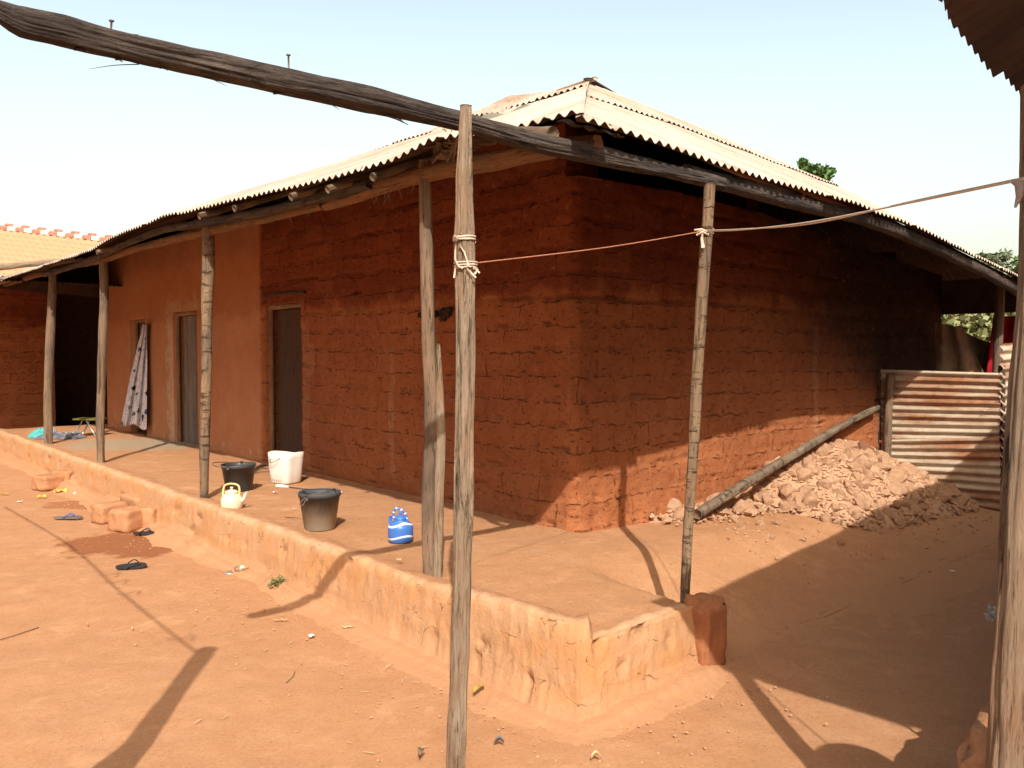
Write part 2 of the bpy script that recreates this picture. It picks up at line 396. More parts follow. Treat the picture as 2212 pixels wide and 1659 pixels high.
def tinmat(name, a, b_, rust, amt=.5, axis=(1, 1, 1), metal=.15, rough=.55):
    m, nt, b = newmat(name, rough, .35); n = NB(nt)
    big = n.noise(n.coord('grain', axis), 1.0, 6, .65)
    f = n.noise(n.coord(), 14, 6, .7)
    c = n.mix(n.ramp(f, [(.35, 0), (.7, 1)]), a, b_)
    r = n.ramp(big, [(amt-.08, 0), (amt+.1, 1)])
    rc = n.mix(n.ramp(f, [(.4, 0), (.65, 1)]), rust, tuple(q*.6 for q in rust))
    c = n.mix(n.math('MULTIPLY', r, .9), c, rc)
    nt.links.new(c, b.inputs['Base Color']); b.inputs['Metallic'].default_value = metal
    nt.links.new(n.bump(f, .004, .5), b.inputs['Normal'])
    return m
M_tin = tinmat('sun_bleached_tin', (.53, .455, .38), (.46, .385, .31), (.40, .27, .18), .52, (4, .5, 1.9), .0, .7)
M_tin_under = plain('near_black_tin', (.05, .032, .024), .85, .1, 0, (.09, .05, .035), 5)  # near-black brown, far darker than the top of the sheets
M_fence = tinmat('rusty_fence_tin', (.56, .48, .37), (.46, .38, .28), (.34, .135, .06), .50, (7, .9, .5), .05)
M_iron = plain('iron', (.14, .12, .11), .6, .4, .5, (.2, .1, .06), 40)

# ------------------------------------------------------------------ ground
def axis(lo, hi, fine, far):
    a = list(np.arange(lo, hi+1e-6, fine)); g = fine; x = a[-1]
    while x < far: g *= 1.35; x += g; a.append(x)
    g = fine; x = a[0]
    while x > -far: g *= 1.35; x -= g; a.insert(0, x)
    return a
def ground():
    xs = axis(-9, 6, .045, 400); ys = axis(1.4, 11, .045, 400)
    v = []
    for x in xs:
        for y in ys:
            z = 0
            if -14 < x < 12 and -3 < y < 20:
                z = .018*fbm(x*.55, y*.55, 0, 3) + .007*nz(x*3.2, y*3.2) + .0035*nz(x*8, y*8) + .002*nz(x*15, y*15) - .004
            v.append((x, y, z))
    f = grid_faces(len(xs), len(ys))
    return tag(mesh('ground', v, [q[::-1] for q in f], M_ground), kind='structure')
g = ground()
if g.data.polygons[0].normal.z < 0: g.data.flip_normals()

# ------------------------------------------------------------------ HOUSE
house = thing('mud_brick_house', st(0, 0, 0), 'long red mud brick house with hipped tin roof and a veranda on wooden posts', 'house')
TL = -1.66; SR = -1.63                      # curb lines
def zw(t): return interp([-2, 0, 1, 3, 5, 7], [.34, .33, .30, .20, .06, .02], t)
def plinth():
    prof = [(-.62, -.06), (-.40, -.035), (-.27, -.012), (-.20, .008), (-.165, .02), (-.145, .045), (-.135, .068), (-.12, .078), (-.085, .084), (-.06, .092), (-.05, .11), (-.045, .14), (-.04, .17), (-.032, .20), (-.026, .235), (-.02, .27),
            (-.012, .31), (-.004, .335), (.008, .350), (.022, .358), (.045, .362), (.08, .362), (.12, .358), (.15, .350), (.18, .343), (.23, .340)]
    o = .3
    while o < 1.95: prof.append((o, .338)); o += .045
    prof.append((1.95, .34))
    No = len(prof)
    v = []
    ns = 620; LEN = 12.0
    def nzw(w, o): return .009*fbm(w.x*1.2, w.y*1.2, 3)+.004*fbm(w.x*6, w.y*6) + (.004*fbm(w.x*16, w.y*16, 2) if o < .25 else 0)
    for i in range(ns+1):
        k = i/ns
        for (o, z) in prof:
            s_end = SR+o; s = LEN + (s_end-LEN)*(1-(1-k)**1.6)
            ed = sm(0, .12, s-s_end); w = st(s, TL+o, 0)
            dt = 0
            if o < .2:
                dt = .026*nz(s*1.1, 50)+.005*nz(s*6, z*12)+.007*fbm(s*17, z*24, 2)
                ck = fbm(s*4.3, z*15+40)
                if -.06 < o < 0 and ck > .5: dt += .035*sm(.5, .75, ck)
            zz = z
            if o < -.055:
                q = (.65+.9*nz(s*.8, 4))*(.30+.7*sm(-.6, 1.6, s))
                zz = z*q if z > 0 else z; dt += .06*nz(s*1.1, 7)+.03*nz(s*3.7, 9)
            if 0 <= o < .2: zz += (.055*(1-sm(-1.45, -.2, s)) + .012*nz(s*9, o*9)+.006*nz(s*25, o*20))*sm(.2, .1, o)
            v.append(st(s, TL+o+dt*ed, max(zz+nzw(w, o), -.05) if o > -.6 else -.06))
    nr = 380
    for i in range(1, nr+1):
        k = i/nr
        for (o, z) in prof:
            t0 = TL+o; t = t0+(7.5-t0)*(k**1.6); w_ = st(SR+o, t, 0)
            w = 1-sm(-.80, -.5, t)
            zs = zw(t)*sm(-.15, .95, o*.9+.08*nz(t*1.1, 9)) if o < 1.7 else zw(t)
            zs = zs if o > -.45 else -.05
            kk = sm(0, .12, t-t0); zz = z; d = 0
            if o < .2:
                d = .026*nz(t*1.1, 40)+.005*nz(t*6, z*12)+.007*fbm(t*17, z*24, 5)
                ck = fbm(t*4.3, z*15+80)
                if -.06 < o < 0 and ck > .5: d += .035*sm(.5, .75, ck)
            if o < -.055:
                q = .40+.6*nz(t*.8+3, 4); qq = (.65+.9*nz(SR*.8, 4))*.30; q = q*kk+qq*(1-kk)
                zz = z*q if z > 0 else z; d += .06*nz(t*2+3, 7)+.03*nz(t*5, 9)
            if 0 <= o < .2: zz += (.055*(1-sm(.07, .10, t-t0)) - .028*sm(.07, .10, t-t0) + .012*nz(t*9, o*9)*kk+.006*nz(t*25, o*20)*kk)*sm(.2, .1, o)
            v.append(st(SR+o+d*kk, t, zz*w+zs*(1-w)+nzw(w_, o) if o > -.6 else -.06))
    n = ns+1+nr
    f = grid_faces(n, No)
    rimv = [math.exp(-((o-.03)/.05)**2) if o > -.06 else (.75*math.exp(-((o+.11)/.025)**2)) for (o, z) in prof]*n
    fav = [1.0 if -.06 < o < .03 else .0 for (o, z) in prof]*n
    for i in range(1, nr+1):
        for j, (o, z) in enumerate(prof):
            kf = 1-sm(-.85, -.6, TL+o+(7.5-TL-o)*((i/nr)**1.6)); q = (ns+i)*No+j
            rimv[q] *= kf; fav[q] *= kf
    ob = mesh('plinth', v, f, M_plinth, house, attrs={'rim': ('FLOAT', rimv), 'face': ('FLOAT', fav)})
    if ob.data.polygons[len(f)//4].normal.z < 0: ob.data.flip_normals()
    tag(ob, 'low ochre mud plinth and curb under the veranda')
    return ob
plinth()

RS = 2.88; RT = 3.2; RZ = 4.94; EA = -1.75; EB = -1.70
eaA_s = [-1.75, -1.2, -.68, -.335, .497, 1.67, 3.43, 4.79, 5.6, 6.57, 7.7, 9.5, 12]
eaA_z = [2.66, 2.68, 2.745, 2.70, 2.71, 2.767, 2.83, 2.80, 2.745, 2.74, 2.74, 2.74, 2.74]
eB = [PS(x, y, q) for x, y, q in [(1244, 258, -1.7), (1371, 294, -1.69), (1622, 382, -1.62), (1846, 441, -1.5), (1987, 494, -1.42), (2212, 606, -1.28)]]
eB.append(st(-1.05, 8.0, 2.2))
eaB_t = [(p-C0).dot(B) for p in eB]; eaB_z = [p.z for p in eB]; eaB_s = [(p-C0).dot(A) for p in eB]
# wall: u < 0 along the right facade (t = -u), u > 0 along the left facade (s = u)
OPEN = [(4.18, 5.06, .30, 2.20), (7.12, 8.02, .30, 2.22), (9.24, 10.0, .30, 2.17)]
def wallpos(u, z, out):
    Rr = .09
    if u > Rr: p = st(u, -out, z)
    elif u < -Rr: p = st(-out, -u, z)
    else:
        a = (u+Rr)/(2*Rr)*math.pi/2
        c = st(Rr, Rr, z); p = c + (-A*math.cos(a) - B*math.sin(a))*(Rr+out)
    return p
def rv(i, j, k=0): return (math.sin(i*127.1+j*311.7+k*74.7)*43758.5453) % 1
def wall():
    us = []; u = -6.6
    while u < 11.3:
        us.append(u); u += .02 if -4.5 < u < 4 else .03
    us.append(11.3)
    for (a, b, c, d) in OPEN:
        for q in (a, b):
            i = min(range(len(us)), key=lambda k: abs(us[k]-q)); us[i] = q
    zs = list(np.arange(-.05, 3.35, .02))
    for (a, b, c, d) in OPEN:
        for q in (c, d):
            i = min(range(len(zs)), key=lambda k: abs(zs[k]-q)); zs[i] = q
    H = .187; Lb = .41
    v = []; br = []; pl = []; pa = []; uw = []; so_ = []
    for u in us:
        for z in zs:
            zz = z + .05*nz(u*.35, 3)+.014*nz(u*2.3, z*2, 1)
            row = math.floor(zz/H); fz = zz/H-row
            u1 = u + .02*nz(u*3, z*3, 4); uu = u1 + (0 if row % 2 else .5)*Lb
            cc = math.floor(uu/Lb); fu = uu/Lb-cc
            dj = min(min(fz, 1-fz)*H, min(fu, 1-fu)*Lb*1.0+.008+.012*abs(nz(u*5, z*5, 9)))
            jm = max(0, min(1, .30+1.4*fbm(u*1.7, z*3.1, 6)))
            hj = min(fz, 1-fz)*H
            joint = (1-sm(.004, .022, dj))*jm
            pk = sm(5.13, 5.18, u) if u > 5 else 0
            d = .008*(rv(row, cc)-.5) - .014*joint + .010*fbm(u*3, z*3, 1)+.005*fbm(u*13, z*13, 2)
            ck = fbm(u*4.2, z*9.5, 12)                       # torn joints
            if hj < .014 and ck > .3: d -= .028*sm(.3, .6, ck)
            pit = fbm(u*9, z*12, 31)
            if pit > .66: d -= .022*sm(.66, .9, pit)
            if -2.2 < u < 2.5: d += .09*max(0, 1-(z-.28)/.35)**2*max(0, 1-abs(u)/2.2)*(1+.6*fbm(u*4, z*6, 8)) if z > .28 else .09*max(0, 1-abs(u)/2.2)
            crn = math.exp(-abs(u)/.07)
            d += crn*.022*(fbm(2, z*9, 3)-.3)
            dp = .03+.006*fbm(u*1.3, z*1.3, 7)+.0015*fbm(u*9, z*9, 7)
            d = d*(1-pk)+dp*pk
            if 5.16 < u < 5.3: d += .01*nz(u*9, z*7)
            uw.append((u1, zz, 0))
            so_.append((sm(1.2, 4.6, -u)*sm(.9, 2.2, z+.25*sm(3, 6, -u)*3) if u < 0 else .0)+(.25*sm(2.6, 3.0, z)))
            if abs(z-2.06-.03*nz(u*.8, 3)-.006*nz(u*9, 3)) < .012 and -3 < u < 1.3 and nz(u*2.2, 17) > -.25: d -= .022
            zc_ = z
            if u < .1: zc_ = min(z, interp(eaB_t, eaB_z, -u)+.30)
            v.append(wallpos(u, zc_, d)); br.append(rv(row, cc, 5)*(1-joint)*.9); pl.append(pk)
            # repaired mortar bands round the middle door
            e = 0
            for (a, b, c, dd) in (OPEN[1],):
                if b < u < b+.36 and z < 2.3: e = max(e, .6 - (u-b)*.7)
                if a-.25 < u < b+.3 and dd < z < dd+.3: e = max(e, .5-(z-dd)*.8)
            if 4.0 < u < 4.17 and z < 2: e = .45
            if u > 5.1: e = max(e, .30*(1-sm(.4, 1.3, z)))
            if abs(u-2.39-.02*nz(z*3, 4)) < .05 and .45 < z < 1.7: e = .5
            if abs(u+3.5-.03*nz(z*3, 5)) < .05 and .5 < z < 1.9: e = .55
            if abs(u-4.0) < .1 and 1.4 < z < 1.75: e = .5
            pa.append(e)
    nz_ = len(zs); f = []; keep = {}
    for i in range(len(us)-1):
        for j in range(nz_-1):
            uc = (us[i]+us[i+1])/2; zc = (zs[j]+zs[j+1])/2
            if any(a < uc < b and c < zc < d for (a, b, c, d) in OPEN): continue
            f.append((i*nz_+j, i*nz_+j+1, (i+1)*nz_+j+1, (i+1)*nz_+j))
    # reveals: extrude opening borders inwards
    from collections import Counter
    ec = Counter()
    for q in f:
        for k in range(4): ec[frozenset((q[k], q[(k+1) % 4]))] += 1
    new = {}
    def inner(i):
        if i not in new:
            u = us[i//nz_]; d = B*.34 if u > 0 else A*.34
            new[i] = len(v); v.append(Vector(v[i])+d); br.append(0); pl.append(pl[i]); pa.append(0); uw.append(uw[i]); so_.append(so_[i])
        return new[i]
    for q in list(f):
        for k in range(4):
            a, b = q[k], q[(k+1) % 4]
            if ec[frozenset((a, b))] == 1: f.append((b, a, inner(a), inner(b)))
    ob = mesh('wall', v, f, M_wall, house, attrs={'brick': ('FLOAT', br), 'plaster': ('FLOAT', pl), 'patch': ('FLOAT', pa), 'uvw': ('FLOAT_VECTOR', uw), 'soot_shade': ('FLOAT', so_)})
    pn = ob.data.polygons[10].normal
    if pn.dot(-A) < 0: ob.data.flip_normals()
    tag(ob, 'red mud brick walls, smoothly plastered at the left end')
    return ob
wall()
# inner partition so door openings look into a dark room, not through the house
def quadwall(name, p, q, z0, z1, mat, parent, th=.2, side=1):
    d = (q-p).normalized(); nrm = Vector((-d.y, d.x, 0))*side*th
    v, f, _ = box_data(p+Vector((0, 0, z0)), q-p, nrm, Vector((0, 0, z1-z0)))
    return mesh(name, v, f, mat, parent, smooth=False)
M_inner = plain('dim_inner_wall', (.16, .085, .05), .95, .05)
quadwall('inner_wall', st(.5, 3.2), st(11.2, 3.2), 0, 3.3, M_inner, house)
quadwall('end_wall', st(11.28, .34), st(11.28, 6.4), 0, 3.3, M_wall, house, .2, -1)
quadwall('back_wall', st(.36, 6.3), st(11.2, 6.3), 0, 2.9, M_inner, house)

# doors -------------------------------------------------------------
def door(u0, u1, z1, mat, depth, label, frame=.055, planks=5, handle=True, gap=0):
    leaf = []
    w = (u1-u0-2*frame-gap)/planks
    for k in range(planks):
        a = u0+frame+k*w
        leaf.append(box_data(st(a+.002, depth+.003*(k % 2), .345), A*(w-.005), B*.03, Vector((0, 0, z1-frame-.35))))
    d = merged('door', leaf, mat, house, smooth=False); tag(d, label)
    fr = []
    for a in (u0, u1-frame):
        p = [st(a+frame/2+.004*nz(k*.9, a), depth-.06, .33+k*(z1-.35)/6) for k in range(7)]
        fr.append(tube_data(p, frame/2, step=.1, seg=8, p=6, amp=.002, seed=a))
    p = [st(u0+.0+k*(u1-u0)/4, depth-.06, z1-frame/2) for k in range(5)]
    fr.append(tube_data(p, frame/2+.002, step=.1, seg=8, p=6, amp=.002, seed=u0+9))
    merged('frame', fr, M_wood_frame, d)
    if handle:
        merged('handle', [tube_data([st(u0+frame+.09, depth-.012, 1.15), st(u0+frame+.09, depth-.04, 1.15), st(u0+frame+.19, depth-.04, 1.14), st(u0+frame+.19, depth-.012, 1.14)], .008, step=.05, seg=6)], M_iron, d)
    return d
M_dim_doorway = wood('dim_doorway_brown', (.075, .045, .03), (.10, .062, .042), (.085, .055, .04), .002)  # plain dark brown standing in for the dim room behind the open doorway
M_door_grey = wood('grey_door_wood', (.19, .155, .13), (.25, .21, .175), (.14, .11, .09), .003, sx=30)
door(4.18, 5.06, 2.20, M_dim_doorway, .12, 'dark brown panel added for the dim open doorway beside the white container', planks=2, handle=False)
door(7.12, 8.02, 2.22, M_door_grey, .09, 'grey weathered plank door with a small latch')
fr = []
for a in (9.24, 9.955): fr.append(tube_data([st(a+.022, .08, .33+k*.3) for k in range(7)], .024, step=.1, seg=8, p=6, amp=.002, seed=a))
fr.append(tube_data([st(9.24+k*.19, .08, 2.145) for k in range(5)], .025, step=.1, seg=8, p=6, amp=.002))
merged('door_frame', fr, M_wood_frame, house)
# lintel sticks and small vent hole on the wall
tube('lintel', [st(4.05, -.012, 2.30), st(4.6, -.018, 2.315), st(5.1, -.012, 2.30)], .014, M_wood_dark, house, seg=8, amp=.004)
M_vent = plain('vent_debris', (.035, .022, .015), .95, .05, 0, (.07, .05, .035), 30)
for (a, w, h) in ((1.78, .30, .055), (1.52, .14, .10)): merged('vent', [block_data(st(a, -.005, 1.98), (w, .05, h), math.atan2(A.y, A.x), n=8, amp=.022, seed=a*9, roundness=.5)], M_vent, house)

# roof --------------------------------------------------------------
WL = .076; AMP = .0115
def slope(name, u0, u1, posf, omaxf, ototal, nrows, under, parent, seed, rowstart=0, umod=None, sag=.01):
    du = WL/8; nu = int((u1-u0)/du)
    V = []; Fc = []; mi = []; G = []
    rl = ototal/nrows
    SW = .76
    for r in range(nrows):
        nj = 10; base = len(V); cols = []
        for i in range(nu+1):
            u = u0+i*du; sh = math.floor((u+r*.31)/SW)
            om = omaxf(u)
            jit = (rv(sh, r, seed)-.5)*.07
            a = r*rl + (jit if r > 0 else jit*.8)
            b = min((r+1)*rl+.13, om)
            if b-a < .02: cols.append(False); a = b = min(a, om)
            else: cols.append(True)
            for j in range(nj+1):
                o = a+(b-a)*j/nj
                wv = AMP*math.sin(2*math.pi*u/WL)
                lift = .020*(1-j/nj)*(1 if r else .5)+r*.004 + .012*(rv(sh, r, seed+9)-.5)*(1-j/nj)
                lift += .012*nz(u*1.7, o*1.2, seed)
                p = posf(u, o)
                V.append(p+Vector((0, 0, wv+lift))); G.append((u if umod is None else u, o, sh*3.7+r*1.3))
        top = grid_faces(nu+1, nj+1, base)
        good = [q for n_, q in enumerate(top) if cols[n_//nj] and cols[n_//nj+1]]
        Fc += good; mi += [0]*len(good)
    nV = len(V); V += [p-Vector((0, 0, .004)) for p in V]; G += G[:nV]
    nF = len(Fc); Fc += [tuple(k+nV for k in reversed(q)) for q in Fc]; mi += [1]*nF
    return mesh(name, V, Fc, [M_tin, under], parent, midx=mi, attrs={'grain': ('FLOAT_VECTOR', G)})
def posA(s, o):
    ze = interp(eaA_s, eaA_z, s); return st(s, EA+o, ze+(RZ-ze)*o/4.95)
def posB(t, o):
    ze = interp(eaB_t, eaB_z, t); se = interp(eaB_t, eaB_s, t); return st(se+(RS-se)*o/4.58, t, ze+(RZ-ze)*o/4.58)
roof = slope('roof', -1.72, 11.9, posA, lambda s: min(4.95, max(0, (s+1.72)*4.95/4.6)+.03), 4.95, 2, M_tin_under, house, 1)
tag(roof, 'sun-bleached corrugated tin roof, left slope above the doors')
roofB = slope('roof', -1.75, 8.0, posB, lambda t: min(4.58, max(0, (t+1.75)*4.58/4.95), max(0, (8.02-t)*4.58/4.8)), 4.58, 2, M_tin_under, house, 2)
tag(roofB, 'sun-bleached corrugated tin roof, right hip slope above the bare wall')
def posC(s, o): return st(s, 8.0-o, 2.2+(RZ-2.2)*o/4.8)
rc = slope('roof', -1.05, 11.9, posC, lambda s: min(4.8, max(0, (s+1.07)*4.8/3.95)), 4.8, 2, M_tin_under, house, 3)
tag(rc, 'corrugated tin roof, rear slope')
# closing gable at the far end
gv = [st(11.8, EA, 2.72), st(11.8, RT, RZ-.05), st(11.8, 8, 2.18), st(11.85, EA, 2.72), st(11.85, RT, RZ-.05), st(11.85, 8, 2.18)]
mesh('gable', gv, [(0, 1, 2), (5, 4, 3), (0, 3, 4, 1), (1, 4, 5, 2)], M_tin_under, house, smooth=False)
# loose curled sheets near the hip, plus a dark strip for their shadow
def sheet(p00, p10, p11, p01, n=60, m=10, waves=9, amp=.013, curl=0, seed=0, axis_u=True):
    p00, p10, p11, p01 = map(Vector, (p00, p10, p11, p01)); V = []; G = []
    nr = (p10-p00).cross(p01-p00).normalized()
    if nr.z < 0: nr = -nr
    for i in range(n+1):
        for j in range(m+1):
            a, b = i/n, j/m
            p = (p00*(1-a)+p10*a)*(1-b)+(p01*(1-a)+p11*a)*b
            p = p+nr*(amp*math.sin(2*math.pi*waves*a)+curl*(4*b*(1-b)-.0)+.012*nz(a*3+seed, b*3))
            V.append(p); G.append((a*(p10-p00).length, b*(p01-p00).length, seed*2.3))
    Fc = grid_faces(n+1, m+1); nV = len(V)
    V += [p-nr*.004 for p in V]; G += G; Fc2 = Fc+[tuple(k+nV for k in reversed(q)) for q in Fc]
    return V, Fc2, G, [0]*len(Fc)+[1]*len(Fc)
def sheet_obj(name, parent, *a, mats=None, **k):
    V, Fc, G, mi = sheet(*a, **k)
    return mesh(name, V, Fc, mats or [M_tin, M_tin_under], parent, midx=mi, attrs={'grain': ('FLOAT_VECTOR', G)})
def onA(px, py, lift=0):
    p0 = posA(1, 0)+Vector((0, 0, lift)); n = (posA(3, 4)-posA(3, 0)).cross(A).normalized(); return PP(px, py, p0, n)
q = sheet_obj('loose_sheet', roof, PY(1262, 192, 9.0), PY(1110, 207, 9.3), PY(1022, 250, 7.6), PY(1215, 232, 6.8), waves=16, n=140, m=8, amp=.012, curl=.03, seed=2)
tag(q, 'loose tin sheet lifted near the roof peak')
q = sheet_obj('loose_sheet', roof, PY(1110, 207, 9.3), PY(930, 279, 9.8), PY(900, 305, 8.2), PY(1022, 252, 7.6), waves=14, n=120, m=8, amp=.012, curl=.0, seed=5)
M_fold = plain('dull_tin_underside', (.16, .15, .11), .7, .3, 0, (.22, .19, .13), 6)
sheet_obj('loose_sheet', roof, PY(1036, 253, 6.6), PY(1152, 227, 6.5), PY(1168, 236, 6.1), PY(1062, 263, 6.2), waves=1.5, n=30, m=5, amp=.012, seed=9, mats=[M_fold, M_fold])
sheet_obj('loose_sheet', roof, PY(1236, 203, 6.9), PY(1160, 228, 6.3), PY(1152, 246, 5.9), PY(1226, 226, 6.5), waves=6, n=60, m=5, amp=.016, seed=12, mats=[M_tin_under, M_tin_under])  # near-black strip standing in for the toothed shadow below the lifted sheet
tube('ridge_cap', [posA(2.7, 4.9)+Vector((0, 0, .03)), posA(4, 4.95)+Vector((0, 0, .03)), posA(11.9, 4.95)+Vector((0, 0, .03))], .05, M_tin, roof, seg=10, step=.3, rx=.4)
tube('ridge_cap', [st(RS-.25, RT-.25, RZ-.06), st(RS, RT+.05, RZ+.045), st(RS-.1, RT+.5, RZ-.09)], [.03, .06, .03], M_tin_under, roofB, seg=8, step=.06, rx=.4, amp=.01)
sheet_obj('ragged_flap', roofB, PY(1200, 263, 3.62), PY(1330, 290, 3.82), PY(1352, 296, 3.95), PY(1215, 258, 3.75), waves=3, n=30, m=5, amp=.006, seed=3)

# rafters and purlins
raf = []
def rafterA(s, over=.06, r=.035, seed=0):
    om = min(4.4, (s+1.72)*1.07-.25)
    pts = [posA(s, -over)-Vector((0, 0, .055)), posA(s, min(.6, om*.4))-Vector((0, 0, .07)), posA(s, om*.6)-Vector((0, 0, .07)), posA(s, om)-Vector((0, 0, .08))]
    tube('rafter', pts, [r, r*.95, r*.9, r*.8], M_wood_mid, house, seg=10, step=.12, amp=.004, seed=seed)
for k, (px, py) in enumerate([(800, 387), (705, 412), (625, 437), (500, 463), (425, 477), (205, 556)]):
    p = PT(px, py, EA-.02); rafterA((p-C0).dot(A), .0+.02*rnd.random(), .024+.008*rnd.random(), k+3)
for t in (.5, 1.6, 2.7, 3.8, 4.9, 6.0):
    tube('rafter', [posB(t, .06)-Vector((0, 0, .055)), posB(t, 1.6)-Vector((0, 0, .065))], .026, M_wood_log, house, seg=8, step=.2, amp=.003, seed=t)
# eave beams -----------------------------------------------------------
bp = [(-14, 15), (0, 24), (48, 47), (132, 66), (238, 94), (462, 143), (625, 178), (800, 216), (973, 258), (1021, 270), (1125, 300), (1235, 325), (1327, 345), (1450, 371), (1560, 398)]
bp = [PS(x, y, -1.56) for x, y in bp]
br_ = [.018, .024, .036, .039, .037, .039, .037, .037, .034, .034, .036, .037, .035, .033, .030]
tag(tube('eave_beam', bp, br_, M_wood_dark, house, step=.014, seg=72, p=3.6, amp=.0062, grain=5.5, seed=3, bumps=.10, rx=1.02),
    'long charred grey beam jutting out past the roof corner beside the tall front post')
bp2 = [PS(x, y, q) for x, y, q in [(1480, 374, -1.53), (1600, 404, -1.5), (1723, 438, -1.45), (1899, 484, -1.36), (2075, 562, -1.28), (2180, 618, -1.2)]]+[st(-1.05, 6.5, 2.2)]  # beam in the same dark wood as the jutting one
tag(tube('eave_beam', bp2, .045, M_wood_dark, house, step=.05, seg=16, p=3, amp=.006, seed=8), 'dark beam under the right eave')
a1 = [PT(x, y, -1.50) for x, y in [(702, 447), (760, 425), (860, 392), (960, 366), (1080, 345), (1215, 318), (1290, 310)]]
tag(tube('eave_beam', a1, [.028, .045, .05, .052, .05, .05, .045], M_wood_log, house, step=.03, seg=20, amp=.006, seed=5, bumps=.15), 'orange brown log under the eave between the two front posts')
a2 = [PT(x, y, -1.56) for x, y in [(95, 592), (140, 580), (200, 560), (262, 531), (350, 496), (440, 482), (540, 463), (640, 440), (735, 414), (800, 398)]]
tag(tube('eave_beam', a2, [.04, .04, .034, .036, .036, .038, .034, .034, .038, .03], M_wood_dark, house, step=.03, seg=18, amp=.008, seed=15, bumps=.2), 'crooked knotty pole under the left eave')
a3 = [PT(x, y, -1.44) for x, y in [(-20, 625), (110, 585), (215, 562), (300, 535), (450, 500), (600, 465), (700, 440)]]
tube('eave_beam', a3, .038, M_wood_log, house, step=.05, seg=14, p=3, amp=.008, seed=25, bumps=.1)
# rafter stubs at the corner
tube('rafter', [PS(1196, 289, -1.58), PS(1170, 287, -1.50), PS(1130, 284, -1.36), PS(1100, 283, -1.2)], [.030, .026, .022, .02], M_wood_mid, house, seg=14, step=.04, amp=.005, seed=4, bumps=.2)
stub = []
e0 = PT(945, 322, -1.66)
stub.append(tube_data([e0, e0+B*.12+Vector((0, 0, .02)), e0+B*.7+Vector((0, 0, .3))], [.035, .045, .04], seg=12, step=.03, amp=.012, seed=6, bumps=.3))
stub.append(tube_data([e0+Vector((.03, .02, .05)), e0+Vector((.14, .05, .075)), e0+Vector((.3, .2, .1))], [.03, .042, .03], seg=12, step=.03, amp=.012, seed=16, bumps=.3))
merged('rafter', stub, M_wood_mid, house)
# binding twigs / fibres
fib = []
for k in range(16):
    q = PT(rnd.uniform(950, 990), rnd.uniform(275, 330), -1.62); d = Vector((rnd.uniform(-.12, .12), rnd.uniform(-.05, .05), rnd.uniform(-.1, .12)))
    fib.append(tube_data([q-d, q+Vector((0, 0, .01)), q+d], .0035, seg=5, step=.05))
for k in range(26):
    px = rnd.uniform(440, 900); y = interp([440, 700, 860, 940], [495, 445, 400, 372], px)
    q = PT(px, y+rnd.uniform(-4, 6), -1.55); d = Vector((rnd.uniform(-.05, .05), rnd.uniform(-.03, .03), rnd.uniform(-.09, -.01)))
    fib.append(tube_data([q, q+d*.5+Vector((.005, 0, 0)), q+d], .0014, seg=4, step=.03))
M_fib = plain('dry_fibre', (.32, .24, .15), .9, .1)
for q in fib: merged('binding', [q], M_fib, house)
# frayed fibres below the charred beam, and its two nails
fb = []
for (x0, y0, x1, y1, w) in [(300, 139, 192, 149, .0016), (430, 163, 490, 186, .002), (690, 213, 733, 237, .003), (830, 248, 882, 270, .005), (540, 183, 575, 192, .003), (280, 75, 312, 82, .003), (590, 200, 632, 204, .007), (250, 128, 265, 134, .004), (345, 146, 362, 152, .004), (480, 172, 502, 181, .003), (660, 208, 690, 215, .005), (850, 252, 878, 268, .003), (160, 106, 190, 113, .005)]:
    a, b = PS(x0, y0, -1.56), PS(x1, y1, -1.58)
    fb.append(tube_data([a, PL(a, b, .5)+Vector((0, 0, .004)), b], [w, w*.8, w*.3], seg=6, step=.02))
beam = [o for o in house.children if o.name.startswith('eave_beam')][0]
for q in fb: merged('splinter', [q], M_wood_dark, beam)
for (x0, y0, x1, y1) in [(239, 78, 241, 44), (624, 158, 623, 118)]:
    a, b = PS(x0, y0, -1.56), PS(x1, y1, -1.56)
    merged('nail', [tube_data([a, b], .0032, seg=8, step=.05), tube_data([b-Vector((0, 0, .003)), b], .0075, seg=10, step=.01)], M_iron, beam)

# posts ------------------------------------------------------------------
def post(pts, rad, mat, label, **k):
    k.setdefault('step', .028); k.setdefault('seg', 24); k.setdefault('amp', .004)
    o = tube('veranda_post', pts, rad, mat, house, **k); tag(o, label); return o
b = PZ(984, 1672, 0)
dC = b.y
cp = [b-Vector((0, 0, .1)), b]+[PY(x, y, dC+.02*i*0) for i, (x, y) in enumerate([(990, 1500), (998, 1250), (1002, 1000), (1006, 750), (1004, 500), (1003, 380), (1006, 228)])]
centre = post(cp, [.030, .030, .031, .031, .0325, .0325, .031, .028, .019], M_wood_grey, 'tall pale weathered front post carrying the jutting beam', seg=64, p=3.2, amp=.0062, grain=3.8, seed=11, step=.016, bumps=.09, up=(0.5, -1, 0))
def pix_post(base, pts, z0=.32, rad=.05, **k):
    p0 = PZ(base[0], base[1], z0); y = p0.y
    P = [p0-Vector((0, 0, .08)), p0]+[PY(a, b_, y) for a, b_ in pts]
    r = rad if isinstance(rad, (int, float)) else rad
    return post(P, r, k.pop('mat', M_wood_mid), k.pop('label'), **k)
pix_post((930, 1250), [(926, 1100), (932, 900), (925, 700), (921, 500), (917, 347)], rad=[.038, .038, .040, .043, .037, .038, .031], mat=M_wood_mid, label='brown veranda post with a splint nailed to its foot, nearest the corner', p=3, seed=21, bumps=.08, up=(0, -1, 0), seg=30)
spl = PZ(945, 1247, .33)
last = [o for o in house.children if o.name.startswith('veranda_post')][-1]
